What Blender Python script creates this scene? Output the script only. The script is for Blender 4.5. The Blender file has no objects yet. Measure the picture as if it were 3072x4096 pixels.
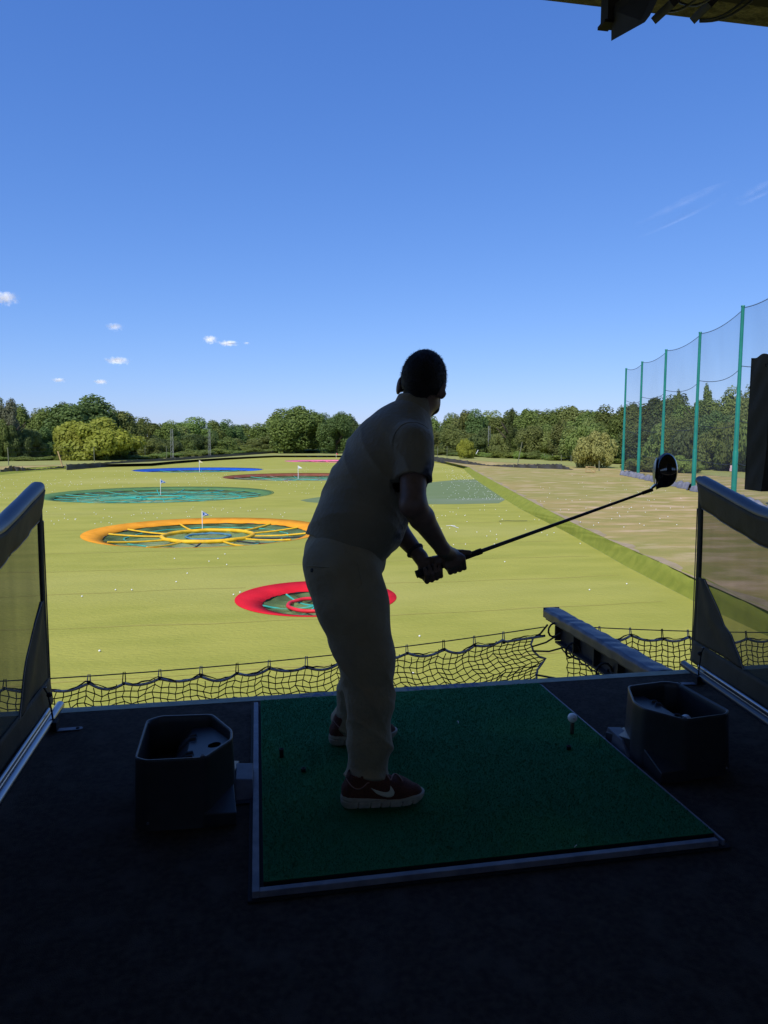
import bpy, bmesh, math, random
import numpy as np
from mathutils import Vector, Matrix
from mathutils.bvhtree import BVHTree
random.seed(7); rng = np.random.default_rng(7)
scene = bpy.context.scene
col = scene.collection
RAD = math.radians

# ------------------------------------------------------------------ camera, sky, sun, exposure
CAM_H = 1.34; FPX = 2798.3; PITCH = RAD(5.6757); YAW = RAD(10.2742); ROLL = RAD(0.0676)
def cam_axes():
    cp, sp, cy, sy = math.cos(PITCH), math.sin(PITCH), math.cos(YAW), math.sin(YAW)
    F = Vector((sy*cp, cy*cp, -sp)); R = Vector((cy, -sy, 0)); U = R.cross(F)
    c, s = math.cos(ROLL), math.sin(ROLL)
    return F, R*c + U*s, U*c - R*s
CF, CR, CU = cam_axes()
cd = bpy.data.cameras.new('camera'); cam = bpy.data.objects.new('camera', cd); col.objects.link(cam)
cd.sensor_fit = 'HORIZONTAL'; cd.sensor_width = 36; cd.lens = 36*FPX/3072; cd.clip_start = .05; cd.clip_end = 9000
M = Matrix((CR, CU, -CF)).transposed().to_4x4(); M.translation = (0, 0, CAM_H); cam.matrix_world = M
scene.camera = cam

SUN = Vector((-.50, -.74, 1.02)).normalized()
w = bpy.data.worlds.new("World"); scene.world = w; w.use_nodes = True
nt = w.node_tree; bg = nt.nodes['Background']
sky = nt.nodes.new('ShaderNodeTexSky'); sky.sky_type = 'NISHITA'; sky.sun_disc = False
sky.sun_elevation = math.asin(SUN.z); sky.sun_rotation = math.atan2(SUN.x, SUN.y)
sky.altitude = 50; sky.air_density = 1.0; sky.dust_density = .35; sky.ozone_density = 3.0
bg.inputs[1].default_value = .13
_sp = nt.nodes.new('ShaderNodeSeparateColor'); _cb = nt.nodes.new('ShaderNodeCombineColor'); nt.links.new(sky.outputs[0], _sp.inputs[0])
for _i, (_a, _p) in enumerate(((.61, 1.0), (.69, .79), (1.06, .58))):   # the phone's rendering of a clear sky: deeper blue, softer horizon
    _m = nt.nodes.new('ShaderNodeMath'); _m.operation = 'POWER'; _m.inputs[1].default_value = _p; nt.links.new(_sp.outputs[_i], _m.inputs[0])
    _n = nt.nodes.new('ShaderNodeMath'); _n.operation = 'MULTIPLY'; _n.inputs[1].default_value = _a*.13**(_p-1); nt.links.new(_m.outputs[0], _n.inputs[0]); nt.links.new(_n.outputs[0], _cb.inputs[_i])
nt.links.new(_cb.outputs[0], bg.inputs[0])
sd = bpy.data.lights.new('sun', 'SUN'); sd.energy = 4.3; sd.angle = RAD(.5); sd.color = (1, .95, .87)
so = bpy.data.objects.new('sun', sd); col.objects.link(so); so.rotation_euler = SUN.to_track_quat('Z', 'Y').to_euler()
vs = scene.view_settings; scene.display_settings.display_device = 'sRGB'
vs.view_transform = 'Standard'; vs.look = 'None'; vs.exposure = 0.0; vs.gamma = 1; vs.use_curve_mapping = False
scene.cycles.max_bounces = 8; scene.cycles.diffuse_bounces = 5; scene.cycles.transparent_max_bounces = 16

# ------------------------------------------------------------------ photo measurements -> points in the place
def _ray(x, y): return CF*FPX + CR*(x-1536) - CU*(y-2048)
def G(x, y, z=0.):
    d = _ray(x, y); return Vector((0, 0, CAM_H)) + d*((z-CAM_H)/d.z)
def DY(x, y, Y):
    d = _ray(x, y); return Vector((0, 0, CAM_H)) + d*(Y/d.y)
def depth(p): return (Vector(p)-Vector((0, 0, CAM_H))).dot(CF)
FZ = -2.96    # range turf
GZ = -2.45    # natural ground round it

# ------------------------------------------------------------------ helpers
def tag(o, label=None, cat=None, group=None, kind=None):
    if label: o['label'] = label
    if cat: o['category'] = cat
    if group: o['group'] = group
    if kind: o['kind'] = kind
    return o
def empty(name, loc=(0, 0, 0), rz=0, label=None, cat=None, group=None, parent=None):
    o = bpy.data.objects.new(name, None); col.objects.link(o); o.location = loc; o.rotation_euler = (0, 0, rz)
    o.empty_display_size = .1
    if parent: o.parent = parent
    return tag(o, label, cat, group)
def link(name, me, mat, parent=None):
    o = bpy.data.objects.new(name, me); col.objects.link(o)
    if mat and not me.materials: me.materials.append(mat)
    if parent: o.parent = parent
    return o
class MB:
    def __init__(s): s.v = []; s.f = []; s.sm = []
    def add(s, vs_, fs, smooth=False):
        n = len(s.v); s.v += [tuple(v) for v in vs_]; s.f += [tuple(i+n for i in f) for f in fs]; s.sm += [smooth]*len(fs); return s
    def box(s, c, size, rot=None, taper=1.0):
        hx, hy, hz = [a/2 for a in size]; R = rot or Matrix.Identity(3); c = Vector(c)
        p = [c + R @ Vector((x*hx*(taper if z > 0 else 1), y*hy*(taper if z > 0 else 1), z*hz)) for z in (-1, 1) for y in (-1, 1) for x in (-1, 1)]
        return s.add(p, [(0, 2, 3, 1), (4, 5, 7, 6), (0, 1, 5, 4), (2, 6, 7, 3), (0, 4, 6, 2), (1, 3, 7, 5)])
    def tube(s, pts, r, n=8, cap=True, smooth=True, flat=1.0):
        pts = [Vector(p) for p in pts]; m = len(pts); rr = r if hasattr(r, '__len__') else [r]*m
        up = None; V = []; Fc = []
        for i in range(m):
            t = (pts[min(i+1, m-1)]-pts[max(i-1, 0)]).normalized()
            if up is None: up = t.orthogonal().normalized() if abs(t.z) > .9 else Vector((0, 0, 1)).cross(t).cross(t).normalized()*-1
            a = t.cross(up); a = a.normalized() if a.length > 1e-6 else t.orthogonal().normalized()
            up = a.cross(t).normalized()
            for k in range(n):
                q = 2*math.pi*k/n; V.append(pts[i] + (a*math.cos(q) + up*math.sin(q)*flat)*rr[i])
        for i in range(m-1):
            for k in range(n):
                k2 = (k+1) % n; Fc.append((i*n+k, i*n+k2, (i+1)*n+k2, (i+1)*n+k))
        s.add(V, Fc, smooth)
        if cap: s.add(V[:n], [tuple(range(n))[::-1]]); s.add(V[-n:], [tuple(range(n))])
        return s
    def lathe(s, prof, c=(0, 0, 0), n=24, smooth=True):
        c = Vector(c); V = []; Fc = []
        for r, z in prof:
            for k in range(n): q = 2*math.pi*k/n; V.append(c+Vector((r*math.cos(q), r*math.sin(q), z)))
        for i in range(len(prof)-1):
            for k in range(n):
                k2 = (k+1) % n; Fc.append((i*n+k, i*n+k2, (i+1)*n+k2, (i+1)*n+k))
        return s.add(V, Fc, smooth)
    def grid(s, fn, nu, nv, smooth=True):
        V = [fn(i/nu, j/nv) for j in range(nv+1) for i in range(nu+1)]
        return s.add(V, [(j*(nu+1)+i, j*(nu+1)+i+1, (j+1)*(nu+1)+i+1, (j+1)*(nu+1)+i) for j in range(nv) for i in range(nu)], smooth)
    def prism(s, poly, z0, z1, top=None):
        n = len(poly); tp = top or poly
        V = [(p[0], p[1], z0) for p in poly]+[(p[0], p[1], z1) for p in tp]
        return s.add(V, [tuple(range(n))[::-1], tuple(range(n, 2*n))]+[(i, (i+1) % n, n+(i+1) % n, n+i) for i in range(n)])
    def mesh(s, name):
        me = bpy.data.meshes.new(name); me.from_pydata(s.v, [], s.f); me.update()
        me.polygons.foreach_set('use_smooth', s.sm); return me
    def build(s, name, mat, parent=None, bevel=0, solid=0):
        o = link(name, s.mesh(name), mat, parent)
        if solid: md = o.modifiers.new('s', 'SOLIDIFY'); md.thickness = solid; md.offset = 0
        if bevel: md = o.modifiers.new('b', 'BEVEL'); md.width = bevel; md.segments = 3; md.limit_method = 'ANGLE'
        return o

def mat(name, c1, c2=None, scale=8, rough=.8, bump=0, bscale=None, spec=.3, metal=0, stretch=None, c3=None, s3=2, lo=.35, hi=.65, coat=0, detail=4, sheen=0):
    m = bpy.data.materials.new(name); m.use_nodes = True; n = m.node_tree; b = n.nodes['Principled BSDF']
    b.inputs['Base Color'].default_value = (*c1, 1); b.inputs['Roughness'].default_value = rough; b.inputs['Metallic'].default_value = metal
    b.inputs['Specular IOR Level'].default_value = spec; b.inputs['Coat Weight'].default_value = coat; b.inputs['Sheen Weight'].default_value = sheen
    tc = n.nodes.new('ShaderNodeTexCoord'); src = tc.outputs['Object']
    if stretch:
        mp = n.nodes.new('ShaderNodeMapping'); mp.inputs['Scale'].default_value = stretch; n.links.new(src, mp.inputs[0]); src = mp.outputs[0]
    def noise(sc, dt=detail):
        t = n.nodes.new('ShaderNodeTexNoise'); t.inputs['Scale'].default_value = sc; t.inputs['Detail'].default_value = dt; n.links.new(src, t.inputs[0]); return t.outputs[0]
    def mix(fac, a, b_, l=lo, h=hi):
        mr = n.nodes.new('ShaderNodeMapRange'); mr.inputs[1].default_value = l; mr.inputs[2].default_value = h; n.links.new(fac, mr.inputs[0])
        mx = n.nodes.new('ShaderNodeMix'); mx.data_type = 'RGBA'; n.links.new(mr.outputs[0], mx.inputs[0])
        for i, v in ((6, a), (7, b_)):
            if isinstance(v, tuple): mx.inputs[i].default_value = (*v, 1)
            else: n.links.new(v, mx.inputs[i])
        return mx.outputs[2]
    out = None
    if c2: out = mix(noise(scale), c1, c2)
    if c3: out = mix(noise(s3), out if out else c1, c3, .5, .72)
    if out: n.links.new(out, b.inputs['Base Color'])
    if bump:
        bp = n.nodes.new('ShaderNodeBump'); bp.inputs['Strength'].default_value = min(1, bump); bp.inputs['Distance'].default_value = .01 if bump <= 1 else .01*bump
        n.links.new(noise(bscale or scale, 6), bp.inputs['Height']); n.links.new(bp.outputs[0], b.inputs['Normal'])
    m['mix'] = 0
    return m
def see_through(m, opacity, tex=None):
    """turn an opaque cloth material into an open mesh that lets (1-opacity) of the light through"""
    n = m.node_tree; b = n.nodes['Principled BSDF']; out = n.nodes['Material Output']
    t = n.nodes.new('ShaderNodeBsdfTransparent'); mx = n.nodes.new('ShaderNodeMixShader'); mx.inputs[0].default_value = opacity
    n.links.new(t.outputs[0], mx.inputs[1]); n.links.new(b.outputs[0], mx.inputs[2]); n.links.new(mx.outputs[0], out.inputs[0])
    if tex:
        tc = n.nodes.new('ShaderNodeTexCoord'); mp = n.nodes.new('ShaderNodeMapping'); mp.inputs['Scale'].default_value = tex[1]
        n.links.new(tc.outputs['Object'], mp.inputs[0])
        ns = n.nodes.new('ShaderNodeTexNoise'); ns.inputs['Scale'].default_value = tex[0]; ns.inputs['Detail'].default_value = 2; n.links.new(mp.outputs[0], ns.inputs[0])
        mr = n.nodes.new('ShaderNodeMapRange'); mr.inputs[1].default_value = .3; mr.inputs[2].default_value = .7
        mr.inputs[3].default_value = opacity-tex[2]; mr.inputs[4].default_value = opacity+tex[2]
        n.links.new(ns.outputs[0], mr.inputs[0]); n.links.new(mr.outputs[0], mx.inputs[0])
    return m

# ------------------------------------------------------------------ implicit surfaces (smooth bodies) meshed with surface nets
def field_mesh(fn, lo, hi, h):
    lo = np.array(lo, float); n = np.ceil((np.array(hi)-lo)/h).astype(int)+1; B = 24
    V = np.full(n, 1., np.float32); rad = B*h*.87
    for i in range(0, n[0], B):
        for j in range(0, n[1], B):
            for k in range(0, n[2], B):
                c = lo+(np.array([i, j, k])+B/2)*h
                d = float(fn(np.array([c[0]]), np.array([c[1]]), np.array([c[2]]))[0])
                e = [min(a+B, m) for a, m in zip((i, j, k), n)]
                if abs(d) > rad*1.6+.03: V[i:e[0], j:e[1], k:e[2]] = d; continue
                X, Y, Z = np.meshgrid(lo[0]+np.arange(i, e[0])*h, lo[1]+np.arange(j, e[1])*h, lo[2]+np.arange(k, e[2])*h, indexing='ij')
                V[i:e[0], j:e[1], k:e[2]] = fn(X, Y, Z)
    S = V < 0; ids = []; pos = []; quads = []
    def cid(a): return (a[:, 0]*n[1]+a[:, 1])*n[2]+a[:, 2]
    for ax in range(3):
        sl0 = [slice(None)]*3; sl1 = [slice(None)]*3; sl0[ax] = slice(0, -1); sl1[ax] = slice(1, None)
        E = np.argwhere(S[tuple(sl0)] != S[tuple(sl1)])
        u, v = [(1, 2), (2, 0), (0, 1)][ax]
        E = E[(E[:, u] > 0) & (E[:, v] > 0)]
        E2 = E.copy(); E2[:, ax] += 1
        a = V[tuple(E.T)]; b = V[tuple(E2.T)]; t = a/(a-b)
        P = E.astype(float); P[:, ax] += t
        cells = []
        for du, dv in ((0, 0), (-1, 0), (-1, -1), (0, -1)):
            c = E.copy(); c[:, u] += du; c[:, v] += dv; cells.append(cid(c)); ids.append(cells[-1]); pos.append(P)
        q = np.stack(cells, 1); q[a > 0] = q[a > 0][:, ::-1]; quads.append(q)
    ids = np.concatenate(ids); pos = np.concatenate(pos); quads = np.concatenate(quads)
    uq, inv = np.unique(ids, return_inverse=True); cnt = np.bincount(inv)
    P = np.stack([np.bincount(inv, pos[:, k])/cnt for k in range(3)], 1)*h+lo
    F = np.searchsorted(uq, quads)
    return P, F
def np_mesh(name, P, F):
    me = bpy.data.meshes.new(name); me.vertices.add(len(P)); me.vertices.foreach_set('co', P.astype(np.float32).ravel())
    k = F.shape[1]; me.loops.add(F.size); me.loops.foreach_set('vertex_index', F.astype(np.int32).ravel())
    me.polygons.add(len(F)); me.polygons.foreach_set('loop_start', np.arange(0, F.size, k, dtype=np.int32))
    me.update(calc_edges=True); me.validate(); me.polygons.foreach_set('use_smooth', [True]*len(me.polygons)); return me
def rc(X, Y, Z, a, b, ra, rb, sy=1.0, y0=0.0):
    ax, ay, az = a; bx, by, bz = b
    if sy != 1: Y = (Y-y0)*sy+y0; ay = (ay-y0)*sy+y0; by = (by-y0)*sy+y0
    dx, dy, dz = bx-ax, by-ay, bz-az; L = dx*dx+dy*dy+dz*dz+1e-12
    t = np.clip(((X-ax)*dx+(Y-ay)*dy+(Z-az)*dz)/L, 0, 1)
    return np.sqrt((X-ax-t*dx)**2+(Y-ay-t*dy)**2+(Z-az-t*dz)**2)-(ra+(rb-ra)*t)
def ell(X, Y, Z, c, r, R=None):
    x, y, z = X-c[0], Y-c[1], Z-c[2]
    if R is not None: x, y, z = (R[0][i]*x+R[1][i]*y+R[2][i]*z for i in range(3))
    k0 = np.sqrt((x/r[0])**2+(y/r[1])**2+(z/r[2])**2); k1 = np.sqrt((x/r[0]**2)**2+(y/r[1]**2)**2+(z/r[2]**2)**2)+1e-9
    return k0*(k0-1)/k1
def smin(a, b, k):
    h = np.clip(.5+.5*(b-a)/k, 0, 1); return b+(a-b)*h-k*h*(1-h)
def chain(X, Y, Z, pts, rs, k=.01, **kw):
    d = None
    for i in range(len(pts)-1):
        e = rc(X, Y, Z, pts[i], pts[i+1], rs[i], rs[i+1], **kw); d = e if d is None else smin(d, e, k)
    return d

# ================================================================== THE SETTING: range, ground, bank
M_turf = mat('range turf', (.375, .362, .072), (.322, .322, .06), scale=.8, rough=.95, bump=3.2, bscale=16, spec=.1, stretch=(.5, 1.2, 1), c3=(.42, .395, .11), s3=.07, detail=13, lo=.38, hi=.64)
M_bank = mat('bank turf', (.265, .285, .045), (.21, .24, .036), scale=2.2, rough=.95, bump=3, bscale=2.5, spec=.1)
M_dry = mat('dry grass', (.39, .295, .11), (.31, .265, .08), scale=.9, rough=.95, bump=3, bscale=14, spec=.1, stretch=(.62, 1.15, 1), c3=(.60, .42, .26), s3=.7, detail=13, lo=.42, hi=.58)
_n = M_dry.node_tree; _b = _n.nodes['Principled BSDF']; _s = _b.inputs['Base Color'].links[0].from_socket     # broad greener stretches between the bare ones
_tc = _n.nodes.new('ShaderNodeTexCoord'); _ns = _n.nodes.new('ShaderNodeTexNoise'); _ns.inputs['Scale'].default_value = .045; _ns.inputs['Detail'].default_value = 9; _n.links.new(_tc.outputs['Object'], _ns.inputs[0])
_mr = _n.nodes.new('ShaderNodeMapRange'); _mr.inputs[1].default_value = .44; _mr.inputs[2].default_value = .58; _mr.inputs[4].default_value = .35; _n.links.new(_ns.outputs[0], _mr.inputs[0])
_mx = _n.nodes.new('ShaderNodeMix'); _mx.data_type = 'RGBA'; _mx.inputs[7].default_value = (.26, .285, .065, 1); _n.links.new(_mr.outputs[0], _mx.inputs[0]); _n.links.new(_s, _mx.inputs[6]); _n.links.new(_mx.outputs[2], _b.inputs['Base Color'])
M_patch = mat('green turf patch', (.15, .205, .085), (.175, .225, .105), scale=.3, rough=.95, bump=1, bscale=3, spec=.1, c3=(.20, .24, .15), s3=.15, stretch=(.5, 1.5, 1))
M_soil = mat('bare soil', (.40, .31, .20), (.32, .25, .14), scale=2, rough=.95, bump=1, spec=.1)

TG = [ # px, py centre, half width px, band fraction, drop m, rim colour
 (1262, 2397, 324, .335, .15, 'red'), (812, 2133, 492, .165, .19, 'orange'), (622, 1981, 474, .125, .20, 'green'),
 (790, 1880, 264, .09, .42, 'blue'), (1208, 1908, 322, .09, .34, 'brown'), (1342, 1844, 206, .09, .34, 'pink'), (1262, 1825, 160, .06, .4, 'black')]
tg = []
for x, y, hw, bf, dr, cn in TG:
    yp = y-1770; h_ = hw*yp/FPX; al, ar = math.atan((x-hw-1536)/FPX), math.atan((x+hw-1536)/FPX); am, ah = (al+ar)/2, (ar-al)/2   # tangent rays to the circle
    c = G(1536+FPX*math.tan(am), 1770+(yp*yp-h_*h_)/yp, FZ); tg.append((c.x, c.y, depth(c)/math.cos(am)*math.sin(ah), bf, dr, cn))

bank_lo = [G(x, y, FZ) for x, y in [(3400, 2690), (3072, 2545), (2798, 2416), (2503, 2265), (2262, 2127), (2081, 2036), (2012, 1993), (1902, 1919), (1868, 1890), (1848, 1869)]]
bank_lo = [Vector((16, -3, FZ))]+bank_lo
bank_hi = [G(x, y, GZ) for x, y in [(3400, 2580), (3072, 2445), (2804, 2325), (2623, 2241), (2442, 2163), (2286, 2090), (2113, 2000), (1995, 1936), (1902, 1886), (1875, 1868)]]
bank_hi = [Vector((18.4, -3, GZ))]+bank_hi
far = [G(x, y, FZ) for x, y in [(1748, 1847), (1600, 1824), (1420, 1814), (1250, 1812.5), (1087, 1815), (900, 1831), (700, 1848), (422, 1863), (270, 1876)]]
left = [G(x, y, FZ) for x, y in [(127, 1887), (0, 1901)]]+[Vector((-38, 60, FZ)), Vector((-38, -3, FZ))]
outline = bank_lo+far+left
def fill(name, loops, mat_, holes=(), z=None):
    bm = bmesh.new()
    for L in loops:
        vs_ = [bm.verts.new((p[0], p[1], p[2] if z is None else z)) for p in L]
        for i in range(len(vs_)): bm.edges.new((vs_[i], vs_[(i+1) % len(vs_)]))
    bmesh.ops.triangle_fill(bm, use_beauty=True, use_dissolve=False, edges=bm.edges[:])
    for f in bm.faces:
        if f.normal.z < 0: f.normal_flip()
    me = bpy.data.meshes.new(name); bm.to_mesh(me); bm.free()
    return link(name, me, mat_)
def circ(cx, cy, r, z, n=72): return [(cx+r*math.cos(2*math.pi*k/n), cy+r*math.sin(2*math.pi*k/n), z) for k in range(n)]
tag(fill('turf', [outline]+[circ(x, y, R*.985, FZ) for x, y, R, *_ in tg], M_turf), kind='structure')
# natural ground: one sheet to the horizon with the sunken range cut out of it
out_hi = bank_hi + [Vector((p.x*1.0, p.y+1.2, GZ)) for p in far] + [Vector((p.x-1.6, p.y+.8, GZ)) for p in left[:2]] + [Vector((-40, 60, GZ)), Vector((-40, -3, GZ))]
big = [(-2500, -300, GZ), (2500, -300, GZ), (2500, 4000, GZ), (-2500, 4000, GZ)]
tag(fill('ground', [big, out_hi], M_dry), kind='structure')
# the bank between them
b = MB(); n0 = len(bank_lo)
import mathutils
def lerp(a, b_, t): return a+(b_-a)*t
rows = []
for i in range(len(outline)):
    rows.append((outline[i], out_hi[i]))
rows.append(rows[0])
seg = []
for i in range(len(rows)-1):
    a0, a1 = rows[i]; c0, c1 = rows[i+1]; m = max(1, min(60, int((c0-a0).length/1.0)))
    for k in range(m): seg.append((lerp(a0, c0, k/m), lerp(a1, c1, k/m)))
seg.append(rows[-1])
prof = [(0, -.004), (.25, .22), (.5, .53), (.75, .83), (1, 1)]
def bankpt(i, j):
    lo_, hi_ = seg[i]; t, hz = prof[j]; p = lerp(lo_, hi_, t); wv = .05*math.sin(i*1.7+j)*math.sin(math.pi*t)
    return (p.x, p.y, FZ+.004+(GZ-FZ+.004)*hz+wv)
V = [bankpt(i, j) for i in range(len(seg)) for j in range(5)]
for i in range(len(seg)):      # ragged turf edge lapping over the dry ground
    k_ = i*5+4; v_ = Vector(V[k_]); o_ = (seg[i][1]-seg[i][0]); o_.z = 0; o_ = o_.normalized() if o_.length > .01 else Vector((1, 0, 0))
    v_ = v_+o_*(.30+.28*math.sin(i*2.1)+.2*math.sin(i*.7+1)); V[k_] = (v_.x, v_.y, GZ+.012)
b.add(V, [(i*5+j, (i+1)*5+j, (i+1)*5+j+1, i*5+j+1) for i in range(len(seg)-1) for j in range(4)], True)
tag(b.build('bank', M_bank), kind='structure')
# worn soil line along the top of the bank
b = MB(); S = [p[1] for p in seg if p[1].y > 5 and p[1].x > 8 and p[1].y < 150]
for i in range(len(S)-1):
    a, c = S[i], S[i+1]; nrm = Vector(((c-a).y, -(c-a).x, 0)).normalized()
    if nrm.x < 0: nrm = -nrm
    w0 = .25+.2*math.sin(i*.9)+.1*math.sin(i*2.3); w1 = .25+.2*math.sin((i+1)*.9)+.1*math.sin((i+1)*2.3)
    b.add([a+Vector((0, 0, .006)), c+Vector((0, 0, .006)), c+nrm*w1+Vector((0, 0, .006)), a+nrm*w0+Vector((0, 0, .006))], [(0, 3, 2, 1)])
tag(b.build('soil_strip', M_soil), kind='structure')
patch = [G(x, y, FZ+.006) for x, y in [(1200, 2001), (1225, 1996), (1257, 1991), (1330, 1981), (1450, 1966), (1600, 1946), (1725, 1929), (1827, 1919), (1907, 1917), (2020, 1999), (1995, 2013), (1850, 2016), (1697, 2017), (1450, 2020), (1300, 2013), (1230, 2008)]]
tag(fill('green_turf_patch', [patch], M_patch), kind='structure')
# overlapped joins between the rolls of turf
M_seam = mat('turf join', (.33, .30, .06), (.37, .33, .07), scale=3, rough=.95)
b = MB()
for yk in (9.4, 13.1, 16.9, 20.8, 24.6, 28.5, 36.0, 44.2, 52.3, 64.0, 76.5):
    xs = np.arange(-30, 34, .8); pr = None
    for x in xs:
        yy = yk+.12*math.sin(x*.35+yk)+.05*math.sin(x*1.9+yk*3); wv = .012*yk**.35*(1+.5*math.sin(x*1.3+yk)); ok = all((x-a)**2+(yy-c)**2 > (R*1.04)**2 for a, c, R, *_ in tg)
        pt_ = Vector((x, yy, 0)); q = (pt_, wv) if ok else None
        n_in = False; n2 = len(outline)
        for i in range(n2):
            a, c = outline[i], outline[i-1]
            if (a[1] > yy) != (c[1] > yy) and x+.3 < (c[0]-a[0])*(yy-a[1])/(c[1]-a[1])+a[0]: n_in = not n_in
        if not n_in: q = None
        if q and pr: b.add([(pr[0].x, pr[0].y-pr[1], FZ+.005), (x, yy-wv, FZ+.005), (x, yy+wv, FZ+.005), (pr[0].x, pr[0].y+pr[1], FZ+.005)], [(0, 1, 2, 3)])
        pr = q
tag(b.build('turf_join', M_seam), kind='structure')
# ------------------------------------------------------------------ target greens
RIM = dict(red=(.72, .018, .035), orange=(.86, .35, .028), green=(.105, .215, .08), blue=(.02, .10, .48), brown=(.24, .085, .05), pink=(.80, .20, .34), black=(.03, .03, .035))
RIM = {k: mat(k+' turf rim', v, tuple(a*.82 for a in v), scale=1.5, rough=.95, bump=1, bscale=12, spec=.08) for k, v in RIM.items()}
M_wall = mat('dark rubber wall', (.035, .04, .03), rough=.9)
M_pit = mat('pit floor', (.19, .26, .11), (.30, .31, .14), scale=1.2, rough=.95, c3=(.62, .52, .34), s3=.45, bump=1)
M_net = see_through(mat('green pit netting', (.26, .38, .14), (.19, .30, .11), scale=.8, rough=.8), .36, (1.2, (1, 1, 1), .18))
M_teal = mat('teal rope', (.05, .46, .36), (.035, .34, .28), scale=3, rough=.6)
M_yel = mat('yellow padding', (.85, .52, .02), (.70, .40, .015), scale=3, rough=.6, bump=1, bscale=6)
M_ltblue = mat('pale blue padding', (.10, .26, .34), (.06, .18, .27), scale=3, rough=.6)
M_redpad = mat('red padding', (.75, .03, .05), (.6, .02, .03), scale=3, rough=.55, bump=1, bscale=6)
M_pinkpad = mat('pink padding', (.85, .12, .25), rough=.6)
M_grypad = mat('grey rope', (.22, .20, .19), rough=.7)
M_blupad = mat('blue rope', (.03, .18, .50), rough=.7)
M_blk = mat('black strap', (.03, .035, .04), rough=.7)
M_wht = mat('white paint', (.80, .80, .78), rough=.5)
TGL = dict(red='small red rimmed net target nearest the golfer, with a red padded ring', orange='orange rimmed net target with yellow padded spokes and ring',
 green='wide dark green rimmed net target full of teal ropes', blue='blue rimmed net target behind the dark green one', brown='brown rimmed net target with grey and green netting',
 pink='pink rimmed net target far down the range', black='black rimmed net target farthest away against the black windbreak')
def ring_pts(cx, cy, r, z, n=40, wob=0.0, ph=0): return [Vector((cx+r*math.cos(2*math.pi*k/n)*(1+wob*math.sin(k*1.3+ph)), cy+r*math.sin(2*math.pi*k/n)*(1+wob*math.sin(k*1.3+ph)), z+wob*.5*math.sin(k*.9+ph))) for k in range(n+1)]
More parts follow.
